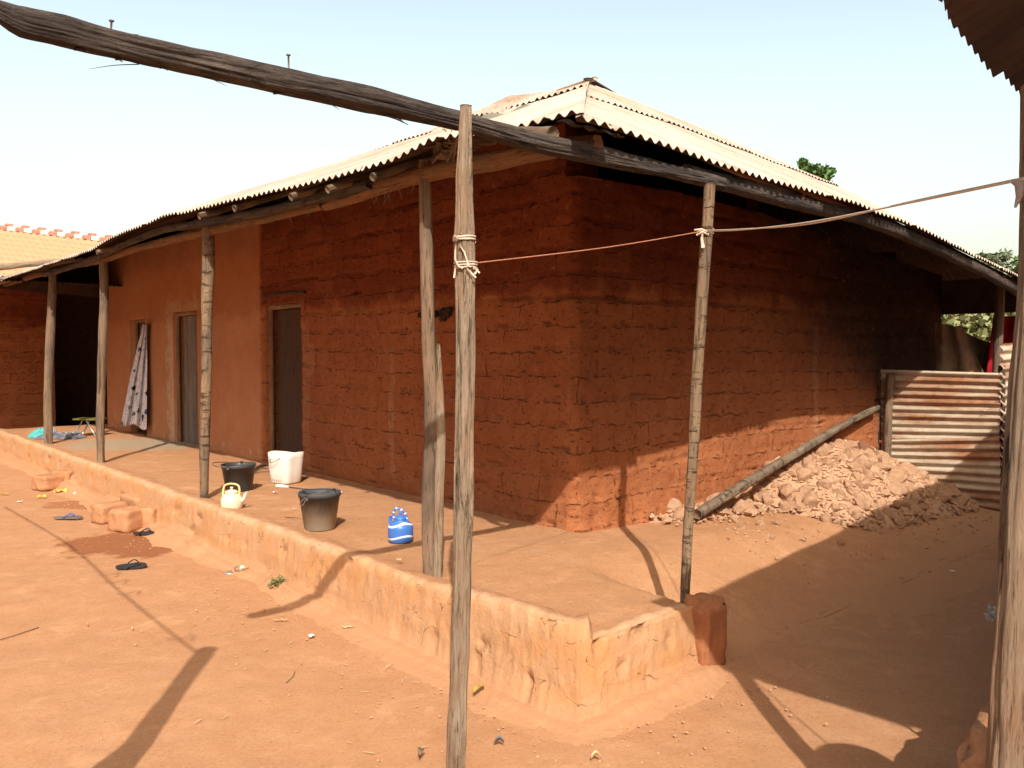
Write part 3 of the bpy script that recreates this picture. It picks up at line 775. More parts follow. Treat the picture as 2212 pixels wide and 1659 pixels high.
tube('splint', [spl-Vector((0, 0, .06))+Vector((0, -.02, 0))]+[PY(x, y, spl.y-.02) for x, y in [(946, 1247), (948, 1100), (953, 950), (950, 850), (947, 742)]], [.026, .026, .028, .027, .024, .010], M_wood_grey, last, step=.03, seg=18, p=3, amp=.004, seed=33)
pix_post((441, 1083), [(442, 950), (446, 800), (447, 650), (450, 560), (449, 472)], rad=[.038, .038, .040, .044, .047, .054, .052], mat=M_wood_palm, label='thick ridged palm trunk veranda post between the two middle doors', seed=41, bumps=.08, knot=.06)
pix_post((218, 1004), [(217, 900), (221, 760), (225, 640), (223, 562)], rad=[.045, .045, .045, .05, .05, .045], mat=M_wood_mid, label='slender bent veranda post beside the white curtain', seed=51, bumps=.15)
pix_post((105, 962), [(104, 860), (108, 740), (112, 660), (114, 590)], rad=[.058, .058, .058, .06, .056, .05], mat=M_wood_mid, label='veranda post at the far left end by the folded clothes', seed=61, bumps=.12)
p5 = pix_post((1479, 1302), [(1486, 1150), (1499, 950), (1508, 780), (1519, 600), (1527, 500), (1533, 396)], z0=.30, rad=[.024, .024, .027, .028, .030, .031, .032, .030], mat=M_wood_palm, label='slim leaning post with ringed bark on the right side by the square mud block', seed=71, bumps=.06)
pb = st(-.8, 6.25); r_ = PY(2157, 640, pb.y)
post([Vector((r_.x, pb.y, -.05)), Vector((r_.x, pb.y, 1.2)), Vector((r_.x+.02, pb.y, 2.45))], .05, M_wood_mid, 'post behind the rusty fence at the far right corner', seed=81)
# dark lintel closing the back of the side veranda
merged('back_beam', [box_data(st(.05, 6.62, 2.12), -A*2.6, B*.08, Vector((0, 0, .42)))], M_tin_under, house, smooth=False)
# wall lines drawn: pale mortar trickle etc. handled in material

# ------------------------------------------------------------------ left neighbour: low wing and passage
wing = thing('mud_brick_wing', st(12.06, -1.5, 0), 'low mud brick wing at the left edge, its tin roof edged with rough poles', 'building')
def roughwall(name, p, q, z0, z1, parent, flip=False, seed=0, res=.04):
    L = (q-p).length; d = (q-p)/L; nr = Vector((-d.y, d.x, 0))*(-1 if flip else 1)
    nu = int(L/res); nv = int((z1-z0)/res); v = []; br = []; uw = []
    for i in range(nu+1):
        for j in range(nv+1):
            u = L*i/nu; z = z0+(z1-z0)*j/nv
            row = math.floor((z+.03*nz(u*.5, seed))/.187); fz = (z+.03*nz(u*.5, seed))/.187-row
            uu = u+(0 if row % 2 else .205); c_ = math.floor(uu/.41); fu = uu/.41-c_
            dj = min(min(fz, 1-fz)*.187, min(fu, 1-fu)*.41)
            dd = .014*(rv(row, c_)-.5)-.016*(1-sm(.005, .03, dj))+.01*fbm(u*3, z*3, seed)
            v.append(p+d*u+nr*dd+Vector((0, 0, z))); br.append(rv(row, c_, 5)); uw.append((u, z, 0))
    base = len(v)
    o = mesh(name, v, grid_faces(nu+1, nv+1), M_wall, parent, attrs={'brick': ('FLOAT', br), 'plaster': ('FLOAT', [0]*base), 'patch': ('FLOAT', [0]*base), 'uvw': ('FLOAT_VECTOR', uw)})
    if o.data.polygons[0].normal.dot(nr) < 0: o.data.flip_normals()
    return o
roughwall('wall', st(12.7, -5.5), st(12.7, -.53), -.05, 2.95, wing, seed=2)
quadwall('inner_wall', st(12.7, -.53), st(14.9, -.53), 0, 3, M_wall, wing)
quadwall('back_wall', st(11.3, 2.6), st(14.9, 2.6), 0, 3.2, M_inner, wing)
quadwall('side_wall', st(14.7, -.5), st(14.7, 2.6), 0, 3.2, M_inner, wing)
def posW(t, o): return st(10.3+o, t, 2.72+o*.10)
wr = slope('roof', -6.2, 3.2, posW, lambda t: 4.4, 4.4, 2, M_tin_under, wing, 6)
w1 = [PS(x, y, 10.25) for x, y in [(-60, 578), (0, 577), (60, 571), (120, 566), (160, 560)]]
tube('eave_pole', w1, [.05, .05, .045, .05, .035], M_wood_grey, wing, seg=14, step=.1, amp=.006, seed=3)
w2 = [PS(x, y, 10.5) for x, y in [(-60, 622), (0, 607), (60, 590), (120, 574), (180, 560)]]
tube('eave_pole', w2, [.05, .055, .05, .05, .045], M_wood_grey, wing, seg=14, step=.1, amp=.006, seed=9)

# tiled house beyond
th = thing('tiled_roof_house', (-13.5, 27, 0), 'distant house with orange clay tile roof and a white and red ridge', 'house')
def tiled():
    r0, r1 = PY(-300, 455, 27), PY(330, 527, 24.5)
    d = (r1-r0); L = d.length; d.normalize(); dn = Vector((.28, -1, 0)).normalized()
    V = []; G = []; nu = int(L/.06); nv = 96
    for i in range(nu+1):
        for j in range(nv+1):
            u = L*i/nu; o = 5.5*j/nv
            row = o/.34; fr_ = row-math.floor(row)
            z = -o*.48-.07*fr_+.05*abs(math.sin(math.pi*(u/.24)))
            V.append(r0+d*u+dn*o+Vector((0, 0, z))); G.append((u/.24, row, 0))
    tm, tnt, tb = newmat('clay_tile', .85, .15); n = NB(tnt); gc = n.coord('grain'); sp_ = n.node('ShaderNodeSeparateXYZ'); n.link(gc, sp_.inputs[0])
    fr2 = n.math('FRACT', n.math('ADD', sp_.outputs[1], n.math('MULTIPLY', n.math('ABSOLUTE', n.math('SINE', n.math('MULTIPLY', sp_.outputs[0], math.pi))), .22)))
    base_ = n.mix(n.noise(gc, .9, 4), (.58, .30, .17), (.50, .24, .13))
    n.link(n.mix(n.ramp(fr2, [(.0, .75), (.22, 0), (.9, 0), (1, .6)]), base_, (.20, .085, .05)), tb.inputs['Base Color'])
    o = mesh('roof', V, grid_faces(nu+1, nv+1), tm, th, attrs={'grain': ('FLOAT_VECTOR', G)})
    if o.data.polygons[0].normal.z < 0: o.data.flip_normals()
    wh = []; rd = []; k = 0; u = 0; i = 0
    while u < L:
        w = .30
        p = r0+d*u+Vector((0, 0, .02))
        (rd if i % 2 else wh).append(box_data(p, d*(w-.012), dn*.17+Vector((0, 0, -.06)), Vector((0, 0, .10))))
        (wh if i % 2 else rd).append(box_data(p+d*.14+dn*.18+Vector((0, 0, -.08)), d*(w-.012), dn*.12+Vector((0, 0, -.06)), Vector((0, 0, .08))))
        u += w; i += 1
    merged('ridge_tile', wh, plain('white_ridge', (.72, .66, .58), .7), o, smooth=False)
    merged('ridge_tile', rd, plain('red_ridge', (.42, .20, .14), .8), o, smooth=False)
    e = r0+dn*5.4+Vector((0, 0, -2.7)); e2 = r1+dn*5.4+Vector((0, 0, -2.7)); e.z = e2.z = 0
    quadwall('wall', e, e2, 0, 2.4, plain('cream_wall', (.5, .36, .24), .9), th)
tiled()

# ------------------------------------------------------------------ right neighbour roof + post + plinth
nb = thing('neighbour_house', (1.3, 2.15, 0), 'neighbouring house at the right edge showing only dark eave, thick post and mud plinth', 'house')
E1 = Vector((.66, .755, 0)).normalized(); E2 = Vector((.69, -.72, 0)).normalized()
tipg = PZ(1410, 1300, .34); dz_ = 2.485-.34
cor = tipg + SUN*(dz_/SUN.z)
M_nunder = plain('dark_tin_underside', (.035, .03, .04), .8, .15, 0, (.06, .045, .05), 4)
def nroof():
    # first slope hangs over E1 edge, second over the E2 edge (hipped)
    ob = []
    for (e, f_, L, H_) in ((E1, E2, 8.5, 3.2), (E2, E1, 7.5, 3.2)):
        V = []; G = []; du = WL/6; nu = int(L/du); nj = 8
        for i in range(nu+1):
            u = i*du; sh = math.floor(u/.76); om = min(H_, u/1.0+.02)
            for j in range(nj+1):
                o = om*j/nj + (rv(sh, 2)-.5)*.05*(1-j/nj)
                p = cor+e*u+f_*o+Vector((0, 0, .45*o+.008*math.sin(2*math.pi*u/WL)+.012*nz(u*1.7, o)))
                if u < .25 and j == 0: p += (e*.03+f_*.03)*(1-u/.25)
                V.append(p); G.append((u, o, sh*2.1))
        Fc = grid_faces(nu+1, nj+1); nV = len(V)
        V += [p+Vector((0, 0, .004)) for p in V]; G += G
        mi = [1]*len(Fc)+[0]*len(Fc); Fc = Fc+[tuple(k+nV for k in reversed(q)) for q in Fc]
        mesh('roof', V, Fc, [M_tin, M_nunder], nb, midx=mi, attrs={'grain': ('FLOAT_VECTOR', G)})
nroof()
np_ = [Vector((1.26, 2.13, 0)), PY(2178, 1640, 2.13), PY(2197, 1300, 2.13), PY(2221, 900, 2.13), PY(2238, 600, 2.14), PY(2243, 380, 2.15), PY(2241, 180, 2.15)]
np_[0] = np_[1]+Vector((-.01, 0, -.7))
tag(tube('post', np_, [.050, .048, .044, .042, .04, .034, .032], M_wood_grey, nb, step=.014, seg=64, p=2.6, amp=.0062, grain=4.5, seed=91, bumps=.10), 'thick weathered post at the right edge of the photo')
bl = []
for k in range(6):
    c = Vector((1.50, 2.32, .245))+E1*(k*.42)
    bl.append(block_data(c+Vector((0, 0, .0)), (.40, .34, .68), math.atan2(E1.y, E1.x), n=9, amp=.02, seed=k*3, roundness=.3))
merged('plinth', bl, M_block, nb)
w0 = cor+E2*1.35+E1*1.2; w0.z = 0
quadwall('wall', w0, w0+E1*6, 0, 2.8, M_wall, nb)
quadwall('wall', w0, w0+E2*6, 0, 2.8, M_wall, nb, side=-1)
q = cor+E1*.12+E2*.5
tube('eave_beam', [cor+E2*.42+E1*.2+Vector((0, 0, .05)), cor+E2*.42+E1*7+Vector((0, 0, .05))], .04, M_wood_log, nb, seg=10, step=.2, amp=.004)
# clear plastic bag stuck on the neighbour's side
# ------------------------------------------------------------------ stray pole whose shadow crosses the yard + its line
topS = PZ(448, 1402, 0); h = 2.45; base = topS+SUN*(h/SUN.z); base.z = 0
yp = thing('yard_pole', base, 'rough pole standing just outside the left edge of the photo, only its shadow seen', 'pole')
tube('shaft', [base-Vector((0, 0, .1)), base+Vector((.01, 0, 1.2)), base+Vector((0, 0, h))], [.065, .06, .055], M_wood_mid, yp, seg=16, step=.08, amp=.006, bumps=.1)
tube('prop', [base+Vector((-.55, .05, -.05)), base+Vector((-.2, .02, .85)), base+Vector((0, 0, 1.55))], .022, M_wood_mid, yp, seg=8, step=.1, amp=.004)
e = PZ(150, 1178, 0)+SUN*(2.3/SUN.z); e2 = PZ(10, 1095, 0)+SUN*(2.3/SUN.z)
ln = [tube_data([base+Vector((0, 0, h-.1)), PL(base+Vector((0, 0, h-.1)), e, .5)+Vector((0, 0, -.04)), e, e2], .009, seg=6, step=.15)]
for k in (.12, .45, .55, .62):
    c = PL(base+Vector((0, 0, h-.13)), e, k)
    ln.append(tube_data([c+Vector((-.07, -.02, .03)), c, c+Vector((.06, .03, .06)), c+Vector((.09, .0, -.03))], .006, seg=5, step=.03))
merged('line', ln, M_wood_mid, yp)

# ------------------------------------------------------------------ square mud block beside the leaning post
c = PZ(1508, 1440, 0); c = Vector((c.x+.03, c.y+.02, .165))
tag(mesh('mud_block', *block_data(c, (.185, .185, .40), R(38), n=12, amp=.012, seed=5, roundness=.35)[:2], earth('red_block', (.34, .14, .065), (.40, .18, .09), (.27, .10, .045), .01, False)),
    'upright square red mud block at the foot of the slim leaning post', 'block')

# ------------------------------------------------------------------ adobe blocks used as steps
def blk(px, py, size, rot, label, seed, z=0, tilt=(0, 0)):
    p = PZ(px, py, 0)
    o = mesh('adobe_block', *block_data(p+Vector((0, size[1]/2, size[2]/2+z-.01)), size, rot, n=9, amp=.010, seed=seed, tilt=tilt, roundness=.16)[:2], M_block)
    tag(o, label, 'block', 'adobe blocks laid as steps against the curb'); return o
blk(262, 1150, (.24, .26, .21), R(-22), 'large wet adobe block in front of the nearer step pile', 1)
blk(310, 1143, (.22, .22, .20), R(-8), 'adobe block with a pale face, right side of the nearer step pile', 2)
blk(222, 1132, (.22, .28, .19), R(-35), 'adobe block at the left end of the nearer step pile', 3)
blk(290, 1118, (.42, .24, .22), R(-42), 'wet dark adobe block behind the nearer step pile against the curb', 4)
blk(92, 1060, (.30, .28, .18), R(-30), 'left adobe block of the farther step pile', 5)
blk(134, 1055, (.26, .24, .22), R(-20), 'right adobe block of the farther step pile touching the curb', 6)

# ------------------------------------------------------------------ tin fence beside the wall
fz0 = Vector((4.14, 9.3, 0)); fdir = -A
fence = thing('tin_fence', fz0, 'low fence of rusty corrugated sheets closing the gap beside the house', 'fence')
FN = A.cross(Vector((0, 0, 1)))
def fp(px, py, off=0): return PP(px, py, fz0-B*off, B)
fm = [M_fence, M_fence]
s1 = sheet_obj('sheet', fence, fp(1901, 958), fp(1901, 798), fp(2166, 806), fp(2158, 962), n=110, m=16, waves=10, amp=.014, seed=1, mats=fm)
tag(s1, 'upper rust streaked sheet')
s2 = sheet_obj('sheet', fence, fp(1930, 1078, .03), fp(1901, 950, .03), fp(2160, 945, .04), fp(2163, 1112, .05), n=110, m=16, waves=9, amp=.014, seed=4, mats=fm)
tag(s2, 'lower paler sheet, bent at the bottom')
sheet_obj('sheet', fence, fp(2165, 1115, .02), fp(2163, 742, .02), fp(2163, 742, .02)+B*1.6-A*.1+Vector((0, 0, .05)), fp(2165, 1115, .02)+B*1.6-A*.1, n=200, m=10, waves=19, amp=.016, seed=7, mats=fm)
tube('stake', [fp(1916, 1010, .06), fp(1918, 900, .06), fp(1924, 808, .06)], .04, M_wood_mid, fence, seg=12, step=.05, p=4, amp=.004)
tube('stake', [fp(1900, 1000, .02), fp(1899, 790, .02)], .018, M_wood_dark, fence, seg=8, step=.05, amp=.003)
tube('stake', [fp(2166, 1118, -.05), fp(2164, 900, -.05), fp(2164, 790, -.05)], .035, M_wood_dark, fence, seg=8, step=.05, amp=.003)
sheet_obj('flap', fence, fp(2025, 1082, .10), fp(2050, 1062, .06), fp(2110, 1085, .05), fp(2098, 1112, .2), n=10, m=6, waves=1, amp=.01, mats=fm, seed=3)
ns_ = []
for (x, y) in [(2128, 888), (2140, 1073), (2060, 1074), (2128, 965), (2160, 860)]:
    p = fp(x, y, .035); ns_.append(lathe([(.0, .0), (.012, .001), (.0, .012)], p, 8))
M_bn = plain('bright_nail', (.7, .7, .72), .3, .5, .8)
for q in ns_: merged('nail', [q], M_bn, fence)

# ------------------------------------------------------------------ rubble heap
def heap(s, t):
    e = 0
    a = max(0, 1-((t-3.9)/1.75)**2) if t < 3.9 else max(0, 1-((t-3.9)/1.35)**2)
    b_ = max(0, 1-(-s/1.15)**1.25) if s < 0 else 1
    c_ = max(0, 1-((t-1.9)/1.4)**2)*max(0, 1-(-s/.45)) if s < 0 else 0
    return .58*a**.9*b_ + .10*c_
def floor_z(s, t):
    o = s-SR; return zw(t)*sm(-.15, .95, o*.9) if o < 1.7 else zw(t)
V = []; n1, n2 = 50, 110
for i in range(n1+1):
    for j in range(n2+1):
        s = .05-1.5*i/n1; t = .4+5.1*j/n2
        hh = heap(s, t); z = floor_z(s, t)+hh
        z += .03*fbm(s*6, t*6, 3)*(1 if hh > .02 else .0) - .06*(1-sm(.01, .06, hh))
        V.append(st(s, t, z))
mo = mesh('rubble_fines', V, grid_faces(n1+1, n2+1), M_rubble)
if mo.data.polygons[0].normal.z < 0: mo.data.flip_normals()
tag(mo, 'loose crumbled earth between the lumps of the rubble heap', 'rubble', kind='stuff')
def rock_mesh(seed, name='rubble_lump'):
    import bmesh
    r = random.Random(seed); bm = bmesh.new(); bmesh.ops.create_icosphere(bm, subdivisions=3, radius=1)
    pl = []
    for k in range(9):
        n = Vector((r.gauss(0, 1), r.gauss(0, 1), r.gauss(0, 1))).normalized(); pl.append((n, r.uniform(.5, .85)))
    sc = Vector((r.uniform(.8, 1.3), r.uniform(.7, 1.1), r.uniform(.55, .9)))
    for v in bm.verts:
        p = v.co.copy()
        for n, d in pl:
            k = p.dot(n)
            if k > d: p -= n*(k-d)*.93
        p += p.normalized()*.07*fbm(p.x*3+seed, p.y*3, p.z*3)
        v.co = Vector((p.x*sc.x, p.y*sc.y, p.z*sc.z))
    me = bpy.data.meshes.new(name); bm.to_mesh(me); bm.free(); me.materials.append(M_rubble)
    for p_ in me.polygons: p_.use_smooth = False
    return me
RM = [rock_mesh(i) for i in range(16)]
cnt = 0; tries = 0
while cnt < 285 and tries < 9000:
    tries += 1
    t = rnd.uniform(.9, 5.3); s = -rnd.uniform(.02, 1.25); hh = heap(s, t)
    if hh < .015 and rnd.random() > .06: continue
    if hh > .015 and rnd.random() > .75: continue
    r = rnd.choice([.05, .06, .065, .07, .08, .095])*rnd.uniform(.8, 1.15)
    if hh < .06: r *= .6
    o = bpy.data.objects.new('rubble_lump', RM[cnt % 16]); col.objects.link(o)
    o.location = st(s, t, floor_z(s, t)+hh+r*.12); o.scale = (r, r, r)
    o.rotation_euler = (rnd.uniform(-.6, .6), rnd.uniform(-.6, .6), rnd.uniform(0, 6.28))
    tag(o, 'pale orange lump of broken mud brick in the rubble heap against the right wall', 'rubble', 'lumps of the rubble heap')
    cnt += 1
for k, (px, py, r, lab) in enumerate([(1442, 1128, .075, 'pale rounded lump at the left tip of the rubble, left of the slim post'), (1472, 1140, .10, 'large pale lump right behind the slim leaning post'),
      (1535, 1092, .09, 'pale lump above the lower end of the leaning pole, nearest the slim post'), (1562, 1068, .085, 'pale lump above the leaning pole beside a similar one'),
      (1602, 1048, .07, 'small upright lump behind the leaning pole against the wall'), (1588, 1136, .06, 'small lump lying alone in front of the heap'), (1610, 1112, .10, 'broad lump under the lower end of the leaning pole')]):
    p = PZ(px, py, .26-.0*k); o = bpy.data.objects.new('loose_lump', RM[(k*5+3) % 16]); col.objects.link(o)
    o.location = p+Vector((0, .05, r*.6)); o.scale = (r, r, r); o.rotation_euler = (.2*k, .3, k*1.1); tag(o, lab, 'rubble')
sl = PP(1872, 985, st(-.25, 0, 0), A)
o = mesh('broken_slab', *block_data(sl+Vector((0, 0, .0)), (.26, .08, .26), R(40), n=8, amp=.02, seed=8, tilt=(R(-25), R(30)), roundness=.3)[:2], earth('dark_slab', (.2, .09, .05), (.3, .15, .09), (.14, .06, .035), .01, False))
tag(o, 'dark broken slab standing on edge at the top of the rubble', 'slab')
# leaning pole
pa = PZ(1503, 1120, .34); pe = PP(1896, 880, st(-.08, 0, 0), A)
pa += Vector((0, -.04, .04)); pts = [pa, PL(pa, pe, .25)+Vector((0, 0, .02)), PL(pa, pe, .5)+Vector((0, -.02, .03)), PL(pa, pe, .75)+Vector((0, 0, .03)), pe]
tag(tube('leaning_pole', pts, [.037, .037, .036, .033, .028], M_wood_dark2, None, step=.03, seg=24, p=3, amp=.005, seed=101, bumps=.08),
    'long ringed palm pole lying aslant on the rubble heap against the wall', 'pole')

# ------------------------------------------------------------------ clotheslines
def rope(pts, r, mat, parent, **k): return tube_data(pts, r, seg=7, step=.04, **k)
rp = thing('clothesline', PY(1006, 575, dC), 'thin reddish string and pale doubled cord tied from post to post', 'clothesline')
M_red = plain('red_string', (.42, .17, .10), .8); M_cord = plain('pale_cord', (.60, .50, .40), .8, .2, 0, (.45, .36, .28), 60)
c0 = PY(1030, 568, dC+.02); c5 = PY(1522, 499, p5.data.vertices[0].co.y+.0-.03)
merged('string', [rope([c0, PL(c0, c5, .5)+Vector((0, 0, -.012)), c5], .0028, None, None)], M_red, rp)
cr = PY(2222, 385, 2.10)
k1 = [c5, PL(c5, cr, .2)+Vector((0, 0, -.022)), PL(c5, cr, .5)+Vector((0, 0, -.032)), PL(c5, cr, .8)+Vector((0, 0, -.015)), cr]
k2 = [p+Vector((0, 0, .007*math.sin(i*2.1+.5))) for i, p in enumerate(k1)]
merged('cord', [rope(k1, .0032, None, None), rope(k2, .0028, None, None)], M_cord, rp)
def wrap(cx, cy, y, r, n=2, rr=.004, dz=.012, seed=0):
    c = PY(cx, cy, y); pts = []
    for i in range(n*14+1):
        a = i/14*2*math.pi; pts.append(c+Vector((math.cos(a)*r, math.sin(a)*r, dz*(i/(n*14)-.5)+.004*nz(i*.4, seed))))
    return tube_data(pts, rr, seg=6, step=.02)
kn = [wrap(1003, 517, dC, .041, 2, .0042, .02, 1), wrap(1006, 575, dC, .043, 3, .0034, .03, 2)]
def P_(x, y, dy=-.045): return PY(x, y, dC+dy)
for pl_ in [[(980, 508), (990, 515), (986, 524), (981, 513)], [(985, 528), (983, 560), (990, 575), (1000, 580)], [(992, 528), (1003, 545), (1012, 575)], [(984, 575), (981, 600)], [(1020, 574), (1036, 590)], [(1022, 580), (1032, 582), (1026, 592)], [(1008, 580), (1028, 600)]]:
    kn.append(tube_data([P_(*q) for q in pl_], .0038, seg=6, step=.02))
merged('knot', kn, M_cord, rp)
y5 = c5.y
kk = [tube_data([PY(1500, 497, y5-.02), PY(1516, 495, y5-.04), PY(1527, 500, y5-.04)], .005, seg=6, step=.02), tube_data([PY(1505, 508, y5-.02), PY(1518, 500, y5-.04), PY(1530, 507, y5-.03)], .006, seg=6, step=.02),
      tube_data([PY(1518, 500, y5-.04), PY(1516, 515, y5-.04), PY(1519, 535, y5-.04)], [.004, .008, .011], seg=6, step=.02, rx=.4), wrap(1524, 499, y5+.03, .042, 2, .004, .02, 3)]
merged('knot', kk, M_cord, rp)
merged('knot', [tube_data([PY(2188, 392, 2.08), PY(2203, 398, 2.06), PY(2202, 425, 2.06), PY(2193, 448, 2.06)], [.006, .012, .008, .003], seg=8, step=.02)], plain('grey_rag', (.3, .26, .25), .9), rp)

# ------------------------------------------------------------------ vessels
M_black = plain('black_plastic', (.035, .04, .045), .45, .4, 0, (.06, .06, .06), 6)
def dirtybucket(name, zc, c1, c2):
    m, nt, b = newmat(name, .6, .3); n = NB(nt); co = n.coord()
    sep = n.node('ShaderNodeSeparateXYZ'); n.link(co, sep.inputs[0])
    f = n.math('ADD', n.math('SUBTRACT', sep.outputs[2], zc), n.math('MULTIPLY', n.math('SUBTRACT', n.noise(n.coord(scale=(1, 1, .4)), 22, 6, .75), .5), .22))
    c = n.mix(n.ramp(n.math('MULTIPLY', f, 5), [(.0, 0), (.7, 1)]), c2, c1)
    n.link(c, b.inputs['Base Color']); return m
def bucket(px, py, rt, rb, h, mat, label, handle_pts, z0=.338):
    p = PZ(px, py, z0); p.y += rb*.9; p.z = z0+.004
    t = thing('bucket', p, label, 'bucket')
    v, f, _ = lathe([(0, .004), (rb*.96, 0), (rb, .006), (rt*.985, h-.03), (rt*1.03, h-.03), (rt*1.035, h-.004), (rt*1.02, h), (rt*.97, h), (rt*.95, h-.03), (rb*.93, .02), (0, .015)], p, 40)
    mesh('body', v, f, mat, t)
    if handle_pts:
        hp = [p+Vector(q) for q in handle_pts]
        merged('handle', [tube_data(hp, .0035, seg=7, step=.02)], M_iron, t)
        merged('lug', [tube_data([hp[0]+Vector((0, .0, -.02)), hp[0]+Vector((0, 0, .014))], .014, seg=8, step=.02), tube_data([hp[-1]+Vector((0, 0, -.02)), hp[-1]+Vector((0, 0, .014))], .014, seg=8, step=.02)], mat, t)
    return t, p
bucket(508, 1064, .155, .118, .25, M_black, 'black plastic bucket behind the cream kettle', [(-.05, -.145, .235), (-.17, -.15, .25), (-.235, 0, .262), (-.17, .12, .25), (-.02, .15, .24)])
tb, gb = bucket(684, 1149, .150, .112, .275, dirtybucket('mud_stained_plastic', .43, (.06, .065, .07), (.27, .22, .16)), 'grey bucket streaked with dried mud, nearest the curb', [(-.06, -.14, .255), (-.085, -.16, .20), (-.11, -.155, .205), (-.06, -.13, .262), (.05, -.1, .283), (.1, .05, .288), (.08, .128, .262)])
ld = thing('ladle', gb+Vector((-.15, 0, .28)), 'long handled brush lying across the rim of the mud stained bucket', 'brush')
merged('handle', [tube_data([gb+Vector((.07, .02, .287)), gb+Vector((-.12, .03, .288)), gb+Vector((-.24, .05, .300))], .005, seg=8, step=.03)], M_black, ld)
merged('head', [tube_data([gb+Vector((-.24, .05, .300)), gb+Vector((-.29, .06, .305)), gb+Vector((-.34, .065, .307))], [.008, .014, .012], seg=8, step=.02)], plain('white_plastic', (.75, .72, .7), .5), ld)

# cream kettle
def kettle(px, py, mats, label, sc=1.0, spout=1, z0=.338, wide=1.0, shape=0):
    p = PZ(px, py, z0); p.y += .08*sc; p.z = z0+.003
    t = thing('kettle', p, label, 'kettle')
    if shape == 0:
        prof = [(0, .002), (.080, 0), (.086, .01), (.089, .045), (.088, .075), (.078, .105), (.058, .122), (.05, .128), (.049, .135), (.055, .137)]
    else:
        prof = [(0, .002), (.076, 0), (.084, .008), (.087, .05), (.087, .095), (.084, .112), (.068, .130), (.046, .142), (.042, .150), (.042, .158)]
    v, f, _ = lathe([(r*sc*wide, z*sc) for r, z in prof], p, 40); mesh('body', v, f, mats[0], t)
    zt = prof[-1][1]
    v, f, _ = lathe([(q[0]*sc, q[1]*sc) for q in [(.055 if shape == 0 else .045, zt), (.052 if shape == 0 else .044, zt+.008), (.03, zt+.018), (.009, zt+.022), (.008, zt+.03), (.014, zt+.036), (.012, zt+.044), (0, zt+.046)]], p, 24)
    mesh('lid', v, f, mats[1], t)
    X = Vector((spout, -.1, 0)).normalized()
    def L(a, z): return p+X*(a*sc)+Vector((0, 0, z*sc))
    if shape == 0:
        merged('spout', [tube_data([L(.075, .06), L(.105, .085), L(.118, .12), L(.135, .142)], [.018*sc, .014*sc, .011*sc, .010*sc], seg=12, step=.01)], mats[3], t)
        hz = [(-.078, .10), (-.072, .16), (-.055, .195), (0, .208), (.055, .195), (.068, .16), (.066, .115)]
    else:
        merged('spout', [tube_data([L(-.06, .11), L(-.072, .14), L(-.070, .172)], [.016*sc, .013*sc, .012*sc], seg=12, step=.01)], mats[0], t)
        hz = [(-.045, .15), (-.047, .20), (-.030, .228), (.0, .222), (.030, .200), (.043, .165), (.045, .135)]
    merged('handle', [tube_data([L(a, z) for a, z in hz], .0085*sc, seg=12, step=.01)], mats[2], t)
    return t, p
Mc = plain('cream_plastic', (.72, .64, .46), .45, .45, 0, (.66, .55, .36), 12); My = plain('yellow_plastic', (.68, .58, .24), .45, .4)
kettle(494, 1103, [Mc, Mc, My, plain('white_spout', (.72, .68, .6), .4)], 'cream plastic kettle with yellow handle on the curb', 1.0)
def bluemat():
    m, nt, b = newmat('blue_striped_plastic', .4, .45); n = NB(nt)
    co = n.coord(); tc = n.node('ShaderNodeSeparateXYZ'); n.link(co, tc.inputs[0])
    kp = PZ(862, 1176, .338)
    az = n.math('ARCTAN2', n.math('SUBTRACT', tc.outputs[1], kp.y+.08), n.math('SUBTRACT', tc.outputs[0], kp.x))
    zz = n.math('SUBTRACT', tc.outputs[2], .338)
    v = n.math('ADD', zz, n.math('MULTIPLY', n.math('SINE', n.math('ADD', n.math('MULTIPLY', az, 2.0), .4)), .012))
    w = n.math('MODULO', n.math('MULTIPLY', v, 12), 1)
    c = n.mix(n.ramp(w, [(.0, 0), (.40, 0), (.42, 1), (.56, 1), (.58, 0)]), (.05, .16, .50), (.72, .74, .78))
    n.link(c, b.inputs['Base Color']); return m
Mb = bluemat(); Mbl = plain('blue_plastic', (.05, .17, .52), .4, .4)
def hmat():
    m, nt, b = newmat('blue_white_banded', .4, .4); n = NB(nt)
    w = n.node('ShaderNodeTexWave'); w.inputs['Scale'].default_value = 9; w.inputs['Distortion'].default_value = 1.5; n.link(n.coord('grain', (1, 1, 1)), w.inputs['Vector']); w.bands_direction = 'Z'
    n.link(n.mix(n.ramp(w.outputs['Fac'], [(.8, 0), (.85, 1)]), (.05, .17, .52), (.72, .74, .78)), b.inputs['Base Color']); return m
kettle(862, 1176, [Mb, Mbl, hmat(), Mb], 'blue plastic kettle with white stripes alone on the veranda floor', 1.0, z0=.338, shape=1)
